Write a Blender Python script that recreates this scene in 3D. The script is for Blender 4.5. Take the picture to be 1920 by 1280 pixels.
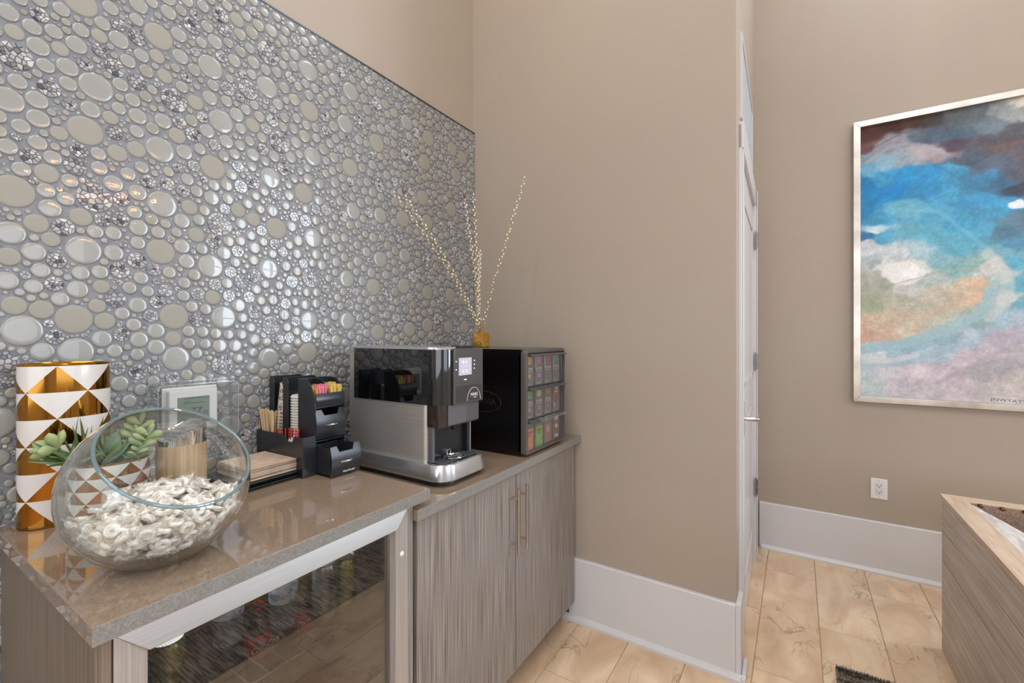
import bpy, bmesh, math, random
import numpy as np
from mathutils import Vector, Matrix, noise

C = bpy.context.scene.collection
for o in list(bpy.data.objects):
    bpy.data.objects.remove(o)
random.seed(7)
PI = math.pi

# ------------------------------------------------------------------ camera, light, exposure
scn = bpy.context.scene
cd = bpy.data.cameras.new('camera'); cam = bpy.data.objects.new('camera', cd); C.objects.link(cam)
cam.location = (0, 0, 1.35); cam.rotation_euler = (PI / 2, 0, math.radians(32.5))
cd.sensor_width = 36; cd.lens = 840 / 1920 * 36; cd.shift_y = -10 / 1920; cd.clip_start = 0.02
scn.camera = cam
scn.view_settings.view_transform = 'Standard'
scn.view_settings.look = 'None'
scn.view_settings.gamma = 1
scn.view_settings.use_curve_mapping = False
scn.view_settings.exposure = -0.06
scn.cycles.transparent_max_bounces = 40
scn.cycles.max_bounces = 10
w = bpy.data.worlds.new('world'); scn.world = w; w.use_nodes = True
w.node_tree.nodes['Background'].inputs[0].default_value = (0.8, 0.86, 1, 1)
w.node_tree.nodes['Background'].inputs[1].default_value = 0.6


def area(name, loc, rot, sx, sy, power, col):
    l = bpy.data.lights.new(name, 'AREA'); l.shape = 'RECTANGLE'; l.size = sx; l.size_y = sy
    l.energy = power; l.color = col
    o = bpy.data.objects.new(name, l); C.objects.link(o); o.location = loc; o.rotation_euler = rot
    return o


WARM = (1, 0.93, 0.86); COOL = (0.80, 0.92, 1.05); NEU = (0.905, 0.975, 1.06)
# daylight in the tall windows of the right-hand wall, beyond the far partition
for k, yc in enumerate((3.95, 4.95, 5.95)):
    area('window_daylight', (4.86, yc, 2.5), (0, PI / 2, 0), 3.4, 0.86, 105, COOL)
# unseen fill lights added overhead and behind the camera; daylight from the side
area('ceiling_fill_light', (1.3, -1.3, 4.4), (0, 0, 0), 3.6, 2.6, 105, NEU)  # main soft fill, added overhead out of view
area('rear_fill_light', (1.6, -3.4, 2.0), (PI / 2, 0, 0), 4.5, 2.4, 80, NEU)  # large area light added behind the camera for even fill
area('side_window_daylight', (4.8, 0.4, 1.9), (0, PI / 2, 0), 2.2, 3.0, 55, COOL)
area('ceiling_fill_light', (0.75, 2.55, 4.5), (0, 0, 0), 0.9, 0.9, 27, NEU)  # added to brighten the far wall, door side and floor
area('ceiling_downlight', (-0.95, 0.62, 4.25), (0, 0, 0), 0.12, 0.12, 18, WARM)

# ------------------------------------------------------------------ materials


def srgb(h):
    if isinstance(h, str):
        h = tuple(int(h[i:i + 2], 16) for i in (0, 2, 4))
    return tuple((c / 255 / 12.92 if c / 255 <= 0.04045 else ((c / 255 + 0.055) / 1.055) ** 2.4) for c in h)


def lin(h):
    return (*srgb(h), 1)


def mat(name, col, rough=0.5, metal=0.0, coat=0.0, spec=0.5, emit=None, es=1.0, coat_rough=0.03):
    m = bpy.data.materials.new(name); m.use_nodes = True
    b = m.node_tree.nodes['Principled BSDF']
    b.inputs['Base Color'].default_value = lin(col)
    b.inputs['Roughness'].default_value = rough
    b.inputs['Metallic'].default_value = metal
    b.inputs['Coat Weight'].default_value = coat
    b.inputs['Coat Roughness'].default_value = coat_rough
    b.inputs['Specular IOR Level'].default_value = spec
    if emit:
        b.inputs['Emission Color'].default_value = lin(emit); b.inputs['Emission Strength'].default_value = es
    return m


def nodes(m):
    nt = m.node_tree
    return nt, nt.nodes['Principled BSDF'], lambda t: nt.nodes.new(t)


def noisy(name, c1, c2, scale=(1, 1, 1), nscale=5, rough=0.5, detail=4, bump=0.0, metal=0, coat=0, lo=0.35, hi=0.65,
          coord='Object', bscale=None, dist=0.0, coat_rough=0.03, spec=0.5):
    m = mat(name, c1, rough, metal, coat, spec, coat_rough=coat_rough)
    nt, b, N = nodes(m)
    tc = N('ShaderNodeTexCoord'); mp = N('ShaderNodeMapping'); mp.inputs['Scale'].default_value = scale
    no = N('ShaderNodeTexNoise'); no.inputs['Scale'].default_value = nscale; no.inputs['Detail'].default_value = detail
    no.inputs['Distortion'].default_value = dist
    cr = N('ShaderNodeValToRGB'); cr.color_ramp.elements[0].position = lo; cr.color_ramp.elements[1].position = hi
    cr.color_ramp.elements[0].color = lin(c1); cr.color_ramp.elements[1].color = lin(c2)
    L = nt.links.new
    L(tc.outputs[coord], mp.inputs[0]); L(mp.outputs[0], no.inputs['Vector']); L(no.outputs['Fac'], cr.inputs[0])
    L(cr.outputs[0], b.inputs['Base Color'])
    if bump:
        bp = N('ShaderNodeBump'); bp.inputs['Strength'].default_value = bump; bp.inputs['Distance'].default_value = 0.002
        if bscale:
            n2 = N('ShaderNodeTexNoise'); n2.inputs['Scale'].default_value = bscale; n2.inputs['Detail'].default_value = 3
            L(tc.outputs[coord], n2.inputs['Vector']); L(n2.outputs['Fac'], bp.inputs['Height'])
        else:
            L(no.outputs['Fac'], bp.inputs['Height'])
        L(bp.outputs[0], b.inputs['Normal'])
    return m


def vcol(name, rough=0.4, coat=0.0, bump=0.0, bscale=60, spec=0.5):
    m = mat(name, 'ffffff', rough, 0, coat, spec)
    nt, b, N = nodes(m)
    a = N('ShaderNodeAttribute'); a.attribute_name = 'Col'
    nt.links.new(a.outputs['Color'], b.inputs['Base Color'])
    if bump:
        tc = N('ShaderNodeTexCoord'); no = N('ShaderNodeTexNoise'); no.inputs['Scale'].default_value = bscale
        bp = N('ShaderNodeBump'); bp.inputs['Strength'].default_value = bump; bp.inputs['Distance'].default_value = 0.002
        nt.links.new(tc.outputs['Object'], no.inputs['Vector']); nt.links.new(no.outputs['Fac'], bp.inputs['Height'])
        nt.links.new(bp.outputs[0], b.inputs['Normal'])
    return m


def glassy(name, tint='ffffff', ior=1.45, rough=0.0, gloss='ffffff', boost=1.0, haze=0.0, haze_col='ffffff'):
    """thin clear sheet: straight-through transmission plus fresnel reflection"""
    m = bpy.data.materials.new(name); m.use_nodes = True; nt = m.node_tree
    for n in list(nt.nodes): nt.nodes.remove(n)
    N = nt.nodes.new; L = nt.links.new
    out = N('ShaderNodeOutputMaterial'); mx = N('ShaderNodeMixShader'); tr = N('ShaderNodeBsdfTransparent')
    gl = N('ShaderNodeBsdfGlossy'); lw = N('ShaderNodeLayerWeight'); lw.inputs['Blend'].default_value = 0.5
    pw = N('ShaderNodeMath'); pw.operation = 'POWER'; pw.inputs[1].default_value = 3.4; L(lw.outputs['Facing'], pw.inputs[0])
    f0 = ((ior - 1) / (ior + 1)) ** 2
    fr = N('ShaderNodeMapRange'); fr.inputs[3].default_value = f0; fr.inputs[4].default_value = 0.95; L(pw.outputs[0], fr.inputs[0])
    tr.inputs[0].default_value = lin(tint); gl.inputs[0].default_value = lin(gloss); gl.inputs['Roughness'].default_value = rough
    mul = N('ShaderNodeMath'); mul.operation = 'MULTIPLY'; mul.inputs[1].default_value = boost; mul.use_clamp = True
    L(fr.outputs[0], mul.inputs[0]); L(mul.outputs[0], mx.inputs[0]); L(gl.outputs[0], mx.inputs[2])
    if haze:
        m2 = N('ShaderNodeMixShader'); df = N('ShaderNodeBsdfDiffuse'); df.inputs[0].default_value = lin(haze_col)
        m2.inputs[0].default_value = haze; L(tr.outputs[0], m2.inputs[1]); L(df.outputs[0], m2.inputs[2]); L(m2.outputs[0], mx.inputs[1])
    else:
        L(tr.outputs[0], mx.inputs[1])
    L(mx.outputs[0], out.inputs[0])
    return m


M = {}
M['wall'] = noisy('beige_wall_paint', 'ac9f8e', 'a99a8b', nscale=1.2, rough=0.55, bump=0.08, bscale=350)
M['wall_up'] = M['wall']
M['wall_pale'] = mat('pale_grey_wall_paint', 'c6c7c9', 0.7)
M['trim'] = mat('white_trim_paint', 'd2d0d0', 0.3)
M['ceiling'] = mat('ceiling_paint', 'd8d2c8', 0.8)
M['grout'] = noisy('grey_grout', '74767a', '83858a', nscale=60, rough=0.45, bump=0.3, coat=0.05)
M['glass_tile'] = mat('glossy_glass_tile', '979690', 0.25, coat=0.85, coat_rough=0.012)
M['matte_tile'] = mat('satin_glass_tile', '989489', 0.45, spec=0.35)
M['stone_tile'] = vcol('stone_chip_tile', 0.4, 0.25)
M['mosaic_rest'] = vcol('mosaic_rest', 0.25, 0.7)
M['metal_trim'] = mat('dark_metal_trim', '5f6265', 0.3, 0.8)


def quartz():
    m = noisy('taupe_quartz', '826e5c', 'a08b76', nscale=380, rough=0.05, detail=2, coat=0.3, lo=0.3, hi=0.75, spec=0.6)
    return m


M['quartz'] = quartz()
M['quartz_edge'] = noisy('taupe_quartz_cool_lit_edge', '77746f', '928e88', nscale=260, rough=0.35, detail=2, lo=0.3, hi=0.75)  # cool window reflection on the front edge put into a greyer colour


def laminate():
    m = noisy('grey_brown_striped_laminate', '574f4a', 'a79e96', scale=(330, 330, 3.5), nscale=1.0, rough=0.36, detail=4, bump=0.15,
              lo=0.3, hi=0.7, coord='Object')
    nt, b, N = nodes(m)
    return m


M['laminate'] = laminate()
M['laminate_side'] = noisy('brown_fine_grain_laminate', '67594b', '857565', scale=(300, 300, 3), nscale=1, rough=0.45, detail=4)
M['laminate_dark'] = noisy('dark_striped_laminate', '3d3835', '5e5650', scale=(200, 200, 2.2), nscale=1, rough=0.4)
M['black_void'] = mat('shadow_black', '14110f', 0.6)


def brushed(name, c1, c2, scale, rough=0.28):
    m = noisy(name, c1, c2, scale=scale, nscale=1, rough=rough, metal=1.0, detail=5, lo=0.2, hi=0.8)
    return m


M['steel_h'] = brushed('brushed_steel_horizontal', 'b4b1ae', 'c6c3c0', (6, 6, 500), 0.42)
M['steel_v'] = noisy('brushed_steel_vertical', 'b0aaa4', 'c4beb8', scale=(400, 400, 4), nscale=1, rough=0.4, metal=0.55, detail=5)
M['nickel'] = mat('satin_nickel', 'cfc6bb', 0.25, 1.0)
M['chrome'] = mat('polished_chrome', 'd8d8d8', 0.06, 1.0)
M['gold'] = noisy('polished_gold', 'a06a1c', 'c9953a', nscale=9, rough=0.09, metal=1.0, lo=0.3, hi=0.7)
M['gold_hammer'] = noisy('hammered_gold', 'c08c3a', 'dcb464', nscale=30, rough=0.2, metal=1.0, bump=0.8)
M['black_gloss'] = mat('black_gloss_plastic', '0b0b0d', 0.05, coat=1.0, spec=0.6)
M['black_satin'] = mat('black_satin_plastic', '1f2224', 0.28, spec=0.5)
M['black_org'] = mat('black_organizer_plastic', '24262a', 0.3, spec=0.6, coat=0.15, coat_rough=0.25)
M['black_box'] = mat('deep_black_plastic', '0d0b0c', 0.22, spec=0.35)
M['dark_panel'] = mat('dark_grey_panel', '4a4848', 0.25, spec=0.6)
M['mid_grey'] = mat('mid_grey_plastic', '5a5a5c', 0.4)
M['silver'] = noisy('silver_brushed_metal', 'bcb6b0', 'c5bfb9', scale=(3, 3, 400), nscale=1, rough=0.36, metal=0.65)
M['silver_light'] = mat('silver_trim', 'c9c9c9', 0.25, 0.85)
M['white'] = mat('white_plastic', 'e2dfda', 0.35)
M['paper'] = mat('white_paper', 'ddd5cb', 0.75)
M['kraft'] = noisy('kraft_napkin', 'b79f8a', 'c9b19b', nscale=30, rough=0.9)
M['lcd'] = mat('green_grey_lcd', '6f8272', 0.25)
M['lcd_ink'] = mat('lcd_ink', '2d3a33', 0.5)
M['screen'] = mat('lit_screen', '8a8894', 0.3, emit='b9b8c6', es=0.75)
M['led'] = mat('white_led', 'ffffff', 0.3, emit='ffffff', es=2.5)
M['print_white'] = mat('white_print', 'e8e6e4', 0.5)
M['print_dark'] = mat('dark_print', '33302e', 0.5)
M['glass'] = glassy('clear_bowl_glass', 'fafcfc', 1.46, boost=1.45)
M['rim_glass'] = glassy('rim_glass', 'b9cdcf', 1.6, gloss='dfe9ec', boost=1.6, haze=0.3, haze_col='a9bcc0')
M['edge_acrylic'] = glassy('acrylic_edge', 'dfe3e3', 1.5, 0.05, gloss='ffffff', boost=1.5, haze=0.4, haze_col='cfd2d2')
M['acrylic'] = glassy('clear_acrylic', 'eef0ef', 1.45, 0.02, haze=0.07, haze_col='d9dad8')
M['bin_acrylic'] = glassy('clear_bin_acrylic', 'f4f4f4', 1.45, 0.03, haze=0.05, haze_col='b0aeae')
M['film'] = glassy('clear_film', 'fdfcfa', 1.5, 0.10, boost=2.2, haze=0.2, haze_col='f7ebdd')
M['fridge_glass'] = glassy('tinted_fridge_glass', 'dcd9d6', 1.5, 0.0, boost=2.2, haze=0.03, haze_col='8c837c')
M['mint'] = mat('white_mint', 'f6f1ea', 0.45)
M['bamboo'] = noisy('bamboo_strips', 'a98662', 'c8a982', scale=(160, 160, 3), nscale=1, rough=0.45, detail=3)
M['stir_wood'] = noisy('birch_stirrer', 'cba97e', 'e6cba4', scale=(60, 60, 6), nscale=1, rough=0.7)
M['red_plastic'] = mat('red_plastic', 'c8301f', 0.35)
M['leaf_pale'] = noisy('pale_green_leaf', '8f9d68', 'a8b583', nscale=12, rough=0.5)
M['leaf_dark'] = noisy('dark_green_leaf', '33481f', '5c7338', nscale=14, rough=0.45)
M['leaf_mid'] = noisy('mid_green_leaf', '5d7a48', '87a070', nscale=14, rough=0.5)
M['leaf_blue'] = noisy('blue_green_leaf', '55735f', '7f9a84', nscale=14, rough=0.5)
M['soil'] = noisy('dark_soil', '2e261f', '4a3d30', nscale=60, rough=0.95, bump=0.8)
M['stem'] = noisy('willow_stem', '86692f', 'a58a48', nscale=14, rough=0.6)
M['catkin'] = mat('silvery_catkin', 'e8e0cc', 0.8)
M['frame_metal'] = noisy('champagne_frame', 'b5aaa0', 'd0c6bb', scale=(3, 3, 3), nscale=3, rough=0.28, metal=0.85)
M['bench_side'] = noisy('greyed_oak_plank', 'a89a89', 'd0c4b6', scale=(22, 1.6, 44), nscale=1.4, rough=0.6, detail=6, dist=1.2, bump=0.25, lo=0.3, hi=0.72)
M['bench_top'] = noisy('pale_pine_board', 'b79d85', 'd6bfa7', scale=(26, 2.4, 26), nscale=1.3, rough=0.55, detail=5, dist=1.5, bump=0.25, lo=0.3, hi=0.72)
M['bench_top_x'] = noisy('pale_pine_board_across', 'b79d85', 'd6bfa7', scale=(2.4, 26, 26), nscale=1.3, rough=0.55, detail=5, dist=1.5, bump=0.25, lo=0.3, hi=0.72)
M['hide'] = noisy('grey_white_hide', 'b3aba6', 'd8d2cd', scale=(8, 1.5, 8), nscale=5, rough=0.9, detail=6, dist=1.0, bump=0.3)
M['brown_fabric'] = noisy('brown_fabric', '6b5448', '8a7264', nscale=160, rough=0.9, bump=0.4)
M['brass'] = mat('dark_brass_nail', '6a4526', 0.25, 1.0)
M['rug'] = noisy('brown_cream_pile', '4a3d33', 'b8a895', scale=(4, 40, 10), nscale=3, rough=0.95, lo=0.42, hi=0.6)
M['hinge'] = mat('hinge_steel', '8e9093', 0.35, 0.9)
M['grille'] = noisy('grille_mesh', 'b9bdc0', 'cbcfd1', nscale=200, rough=0.5)
M['bulb'] = mat('warm_bulb', 'ffddaa', 0.3, emit='ffb877', es=120)


def floor_mat():
    m = noisy('travertine_look_tile', 'cba988', 'ead0b0', nscale=2.6, rough=0.3, detail=8, dist=0.8, lo=0.3, hi=0.68)
    nt, b, N = nodes(m); L = nt.links.new
    cr = [n for n in nt.nodes if n.type == 'VALTORGB'][0]
    tc = [n for n in nt.nodes if n.type == 'TEX_COORD'][0]
    oi = N('ShaderNodeObjectInfo')
    # per-tile offset of the figure
    add = N('ShaderNodeVectorMath'); add.operation = 'ADD'
    sc = N('ShaderNodeVectorMath'); sc.operation = 'SCALE'; sc.inputs['Scale'].default_value = 37
    cmb = N('ShaderNodeCombineXYZ')
    L(oi.outputs['Random'], cmb.inputs[0]); L(oi.outputs['Random'], cmb.inputs[1]); L(cmb.outputs[0], sc.inputs[0])
    L(tc.outputs['Object'], add.inputs[0]); L(sc.outputs[0], add.inputs[1])
    mp = [n for n in nt.nodes if n.type == 'MAPPING'][0]
    mp.inputs['Scale'].default_value = (2.6, 1.3, 1)
    L(add.outputs[0], mp.inputs[0])
    # veins: ridge of a distorted noise
    n2 = N('ShaderNodeTexNoise'); n2.inputs['Scale'].default_value = 3.2; n2.inputs['Detail'].default_value = 9; n2.inputs['Distortion'].default_value = 1.2
    L(mp.outputs[0], n2.inputs['Vector'])
    s = N('ShaderNodeMath'); s.operation = 'SUBTRACT'; s.inputs[1].default_value = 0.5
    ab = N('ShaderNodeMath'); ab.operation = 'ABSOLUTE'
    mr = N('ShaderNodeMapRange'); mr.inputs[1].default_value = 0.0; mr.inputs[2].default_value = 0.022; mr.inputs[3].default_value = 0.62; mr.inputs[4].default_value = 0
    L(n2.outputs['Fac'], s.inputs[0]); L(s.outputs[0], ab.inputs[0]); L(ab.outputs[0], mr.inputs[0])
    n3 = N('ShaderNodeTexNoise'); n3.inputs['Scale'].default_value = 2.2; L(mp.outputs[0], n3.inputs['Vector'])
    mr3 = N('ShaderNodeMapRange'); mr3.inputs[1].default_value = 0.48; mr3.inputs[2].default_value = 0.62
    L(n3.outputs['Fac'], mr3.inputs[0])
    mu = N('ShaderNodeMath'); mu.operation = 'MULTIPLY'; L(mr.outputs[0], mu.inputs[0]); L(mr3.outputs[0], mu.inputs[1])
    mx = N('ShaderNodeMixRGB'); mx.inputs[2].default_value = lin('75604c')
    L(mu.outputs[0], mx.inputs[0]); L(cr.outputs[0], mx.inputs[1]); L(mx.outputs[0], b.inputs['Base Color'])
    bp = N('ShaderNodeBump'); bp.inputs['Strength'].default_value = 0.15; bp.inputs['Distance'].default_value = 0.003
    L(n2.outputs['Fac'], bp.inputs['Height']); L(bp.outputs[0], b.inputs['Normal'])
    return m


M['floor'] = floor_mat()
M['floor_grout'] = mat('sand_grout', 'c09e7a', 0.8)


def triangles_mat(name, white, nper, nrow):
    """printed rows of white down-pointing triangles over metallic gold, from UV"""
    m = mat(name, white, 0.3, 0, 0.4); nt, b, N = nodes(m); L = nt.links.new
    uv = N('ShaderNodeUVMap'); sp = N('ShaderNodeSeparateXYZ'); L(uv.outputs[0], sp.inputs[0])

    def mth(op, a, bb=None):
        n = N('ShaderNodeMath'); n.operation = op
        for i, v in enumerate((a, bb)):
            if v is None: continue
            if isinstance(v, (int, float)): n.inputs[i].default_value = v
            else: L(v, n.inputs[i])
        return n.outputs[0]
    v = mth('MULTIPLY', sp.outputs[1], nrow); row = mth('FLOOR', v); fv = mth('FRACT', v)
    u = mth('MULTIPLY', sp.outputs[0], nper); sh = mth('MULTIPLY', row, 0.5); fu = mth('FRACT', mth('ADD', u, sh))
    dist = mth('MULTIPLY', mth('ABSOLUTE', mth('SUBTRACT', fu, 0.5)), 2.0)
    white_f = mth('LESS_THAN', dist, fv)
    n1 = N('ShaderNodeMixRGB'); n1.inputs[1].default_value = lin('a9711f'); n1.inputs[2].default_value = lin(white)
    L(white_f, n1.inputs[0]); L(n1.outputs[0], b.inputs['Base Color'])
    L(mth('SUBTRACT', 1.0, white_f), b.inputs['Metallic'])
    L(mth('ADD', mth('MULTIPLY', white_f, 0.2), 0.08), b.inputs['Roughness'])
    return m


M['vase_tri'] = triangles_mat('gold_white_triangles', 'd9d2cc', 4, 6)
M['pot_tri'] = triangles_mat('gold_white_small_triangles', 'd4d0ca', 9, 6)

# ------------------------------------------------------------------ helpers
ORG = {}          # world origin of every object that has children


def tag(o, label=None, cat=None, group=None, kind=None):
    if label: o['label'] = label
    if cat: o['category'] = cat
    if group: o['group'] = group
    if kind: o['kind'] = kind
    return o


def thing(name, label, cat, loc, group=None):
    o = bpy.data.objects.new(name, None); C.objects.link(o); o.location = loc; o.empty_display_size = 0.05
    ORG[o.name] = Vector(loc)
    return tag(o, label, cat, group)


class MB:
    """collects shapes in world coordinates; build() links ONE mesh object"""

    def __init__(s):
        s.v = []; s.f = []; s.col = []; s.uv = None

    def add(s, vs, fs, col=None):
        n = len(s.v); s.v += [tuple(p) for p in vs]; s.f += [tuple(i + n for i in f) for f in fs]
        s.col += [col] * len(fs)
        return s

    def box(s, x0, x1, y0, y1, z0, z1, col=None):
        return s.add([(x0, y0, z0), (x1, y0, z0), (x1, y1, z0), (x0, y1, z0), (x0, y0, z1), (x1, y0, z1), (x1, y1, z1), (x0, y1, z1)],
                     [(0, 3, 2, 1), (4, 5, 6, 7), (0, 1, 5, 4), (1, 2, 6, 5), (2, 3, 7, 6), (3, 0, 4, 7)], col)

    def prism(s, poly, axis, a, b, col=None):
        """poly: 2D points in the two other axes (order x,y / x,z / y,z), extruded a..b on axis"""
        def P(p, t):
            return {'z': (p[0], p[1], t), 'y': (p[0], t, p[1]), 'x': (t, p[0], p[1])}[axis]
        n = len(poly)
        vs = [P(p, a) for p in poly] + [P(p, b) for p in poly]
        fs = [tuple(range(n))[::-1], tuple(range(n, 2 * n))] + [(i, (i + 1) % n, n + (i + 1) % n, n + i) for i in range(n)]
        return s.add(vs, fs, col)

    def loft(s, rings, cap=True, col=None):
        n = len(rings[0]); vs = [p for r in rings for p in r]; fs = []
        for k in range(len(rings) - 1):
            for i in range(n):
                fs.append((k * n + i, k * n + (i + 1) % n, (k + 1) * n + (i + 1) % n, (k + 1) * n + i))
        if cap:
            fs.append(tuple(range(n))[::-1]); fs.append(tuple(range((len(rings) - 1) * n, len(rings) * n)))
        return s.add(vs, fs, col)

    def lathe(s, prof, cx, cy, seg=32, col=None, sx=1, sy=1, cap=True):
        rings = [[(cx + r * sx * math.cos(2 * PI * i / seg), cy + r * sy * math.sin(2 * PI * i / seg), z) for i in range(seg)] for r, z in prof]
        return s.loft(rings, cap, col)

    def tube(s, pts, rad, seg=8, col=None):
        pts = [Vector(p) for p in pts]; rings = []
        for i, p in enumerate(pts):
            t = (pts[min(i + 1, len(pts) - 1)] - pts[max(i - 1, 0)]).normalized()
            a = Vector((0, 0, 1)) if abs(t.z) < 0.9 else Vector((1, 0, 0))
            u = t.cross(a).normalized(); v = t.cross(u)
            r = rad[i] if isinstance(rad, (list, tuple)) else rad
            rings.append([p + (u * math.cos(2 * PI * k / seg) + v * math.sin(2 * PI * k / seg)) * r for k in range(seg)])
        return s.loft(rings, True, col)

    def build(s, name, m, parent=None, smooth=False, bevel=0, org=None, kind=None, label=None, seg=2, flat_angle=None):
        me = bpy.data.meshes.new(name)
        o = bpy.data.objects.new(name, me); C.objects.link(o)
        base = ORG.get(parent.name, Vector((0, 0, 0))) if parent else Vector((0, 0, 0))
        if org is None:
            if parent: og = base
            else:
                a = np.array(s.v); og = Vector(((a[:, 0].min() + a[:, 0].max()) / 2, (a[:, 1].min() + a[:, 1].max()) / 2, a[:, 2].min()))
        else: og = Vector(org)
        ORG[o.name] = og
        a = np.array(s.v, dtype=float) - np.array(og)
        me.from_pydata(a.tolist(), [], s.f)
        o.parent = parent; o.location = og - base
        bm = bmesh.new(); bm.from_mesh(me); bmesh.ops.recalc_face_normals(bm, faces=bm.faces)
        if smooth:
            ang = math.radians(flat_angle or 35)
            for f in bm.faces: f.smooth = True
            for e in bm.edges:
                if len(e.link_faces) == 2 and e.calc_face_angle(0) > ang: e.smooth = False
        bm.to_mesh(me); bm.free()
        if any(c is not None for c in s.col):
            at = me.color_attributes.new('Col', 'FLOAT_COLOR', 'CORNER')
            buf = []
            for p, c in zip(me.polygons, s.col):
                buf += [*(c or (1, 1, 1)), 1.0] * p.loop_total
            at.data.foreach_set('color', buf)
        if m: me.materials.append(m)
        if bevel:
            md = o.modifiers.new('bevel', 'BEVEL'); md.width = bevel; md.segments = seg; md.limit_method = 'ANGLE'; md.angle_limit = math.radians(40)
            md.harden_normals = False
            for p in me.polygons: p.use_smooth = True
            md2 = o.modifiers.new('wn', 'WEIGHTED_NORMAL')
        if kind: o['kind'] = kind
        if label: o['label'] = label
        return o


def box(name, x0, x1, y0, y1, z0, z1, m, parent=None, bevel=0, **k):
    return MB().box(x0, x1, y0, y1, z0, z1).build(name, m, parent, bevel=bevel, **k)


def rounded(x0, x1, y0, y1, rs, seg=6):
    """footprint polygon, rs = radii of corners (x0y0, x1y0, x1y1, x0y1)"""
    P = []
    for (cx, cy, sx, sy, a0, r) in ((x0, y0, 1, 1, PI, rs[0]), (x1, y0, -1, 1, 1.5 * PI, rs[1]), (x1, y1, -1, -1, 0, rs[2]), (x0, y1, 1, -1, 0.5 * PI, rs[3])):
        if r <= 0: P.append((cx, cy)); continue
        for k in range(seg + 1):
            a = a0 + PI / 2 * k / seg; P.append((cx + sx * r + r * math.cos(a), cy + sy * r + r * math.sin(a)))
    return P


def text(name, s, size, loc, rot, m, parent=None, align='CENTER', ext=0.0002, shear=0, squash=1.0, label=None):
    cu = bpy.data.curves.new(name, 'FONT'); cu.body = s; cu.size = size; cu.align_x = align; cu.align_y = 'CENTER'; cu.extrude = ext; cu.shear = shear
    t = bpy.data.objects.new(name + '_tmp', cu); C.objects.link(t)
    dg = bpy.context.evaluated_depsgraph_get(); dg.update()
    me = bpy.data.meshes.new_from_object(t.evaluated_get(dg)); bpy.data.objects.remove(t); bpy.data.curves.remove(cu)
    o = bpy.data.objects.new(name, me); C.objects.link(o); me.materials.clear(); me.materials.append(m)
    base = ORG.get(parent.name, Vector((0, 0, 0))) if parent else Vector((0, 0, 0))
    o.parent = parent; o.location = Vector(loc) - base; o.rotation_euler = rot; o.scale = (squash, 1, 1)
    if label: o['label'] = label
    return o


ROT_X = (PI / 2, 0, PI / 2)      # lettering facing +x
ROT_NY = (PI / 2, 0, 0)          # lettering facing -y


def copy_obj(o, parent=None, loc=None, rot=None, scale=None):
    c = o.copy(); C.objects.link(c); c.parent = parent
    if loc is not None: c.location = loc
    if rot is not None: c.rotation_euler = rot
    if scale is not None: c.scale = scale
    return c


CA, SA = math.cos(math.radians(32.5)), math.sin(math.radians(32.5))


def at(u, v, d):
    """world point seen at picture point (u, v) at depth d"""
    X = (u - 960) / 840
    return Vector(((-SA + X * CA) * d, (CA + X * SA) * d, 1.35 + (630 - v) / 840 * d))


# ------------------------------------------------------------------ the room
WX, BY, FY, CX = -1.512, 1.974, 3.286, -0.205      # left wall, back wall, far wall, corner
wl = tag(MB().box(WX - 0.12, WX, -3.5, BY + 0.1, 0, 4.6).build('wall_left', M['wall_up'], org=(WX, 0, 0)), kind='structure')
tag(MB().box(WX - 0.12, CX - 0.0, BY, BY + 0.12, 0, 4.6).build('wall_back', M['wall'], org=(WX, BY, 0)), kind='structure')
# side of the projecting block: splays a touch, door wall
DX, DY = -0.0229, 0.99974
tag(MB().prism([(CX, BY + 0.001), (CX - 0.030, FY + 0.02), (CX - 0.15, FY + 0.02), (CX - 0.12, BY + 0.13)], 'z', 0, 4.6).build('wall_door_side', M['wall'], org=(CX, BY, 0)), kind='structure')
tag(MB().box(CX - 0.25, 1.95, FY, FY + 0.12, 0, 4.6).build('wall_far', M['wall'], org=(CX, FY, 0)), kind='structure')
tag(MB().box(1.95, 5.0, 7.0, 7.1, 0, 4.6).build('wall_beyond', M['wall_pale']), kind='structure')
tag(MB().box(1.83, 1.95, FY + 0.12, 7.0, 0, 4.6).build('wall_beyond_side', M['wall_pale']), kind='structure')
tag(MB().box(WX - 0.12, 5.1, -3.62, -3.5, 0, 4.6).build('wall_rear', M['wall_pale']), kind='structure')
tag(MB().box(4.92, 5.04, -3.5, 7.1, 0, 4.6).build('wall_right', M['wall_pale']), kind='structure')
tag(MB().box(WX - 0.12, 5.1, -3.62, 7.1, 4.6, 4.7).build('ceiling', M['ceiling']), kind='structure')
for k, yc in enumerate((3.95, 4.95, 5.95)):         # window bars in front of the daylight, right-hand wall
    mb = MB()
    for yy in (yc - 0.47, yc + 0.43): mb.box(4.78, 4.85, yy, yy + 0.05, 0.75, 4.25)
    for zz in (0.75, 1.6, 2.45, 3.3, 4.2): mb.box(4.80, 4.84, yc - 0.45, yc + 0.45, zz, zz + 0.05)
    tag(mb.build('window_%d' % (k + 1), M['trim']), kind='structure')

fl = tag(MB().box(WX - 0.1, 5.1, -3.6, 7.1, -0.08, -0.004).build('floor', M['floor_grout'], org=(0, 0, 0)), kind='structure')
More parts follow.
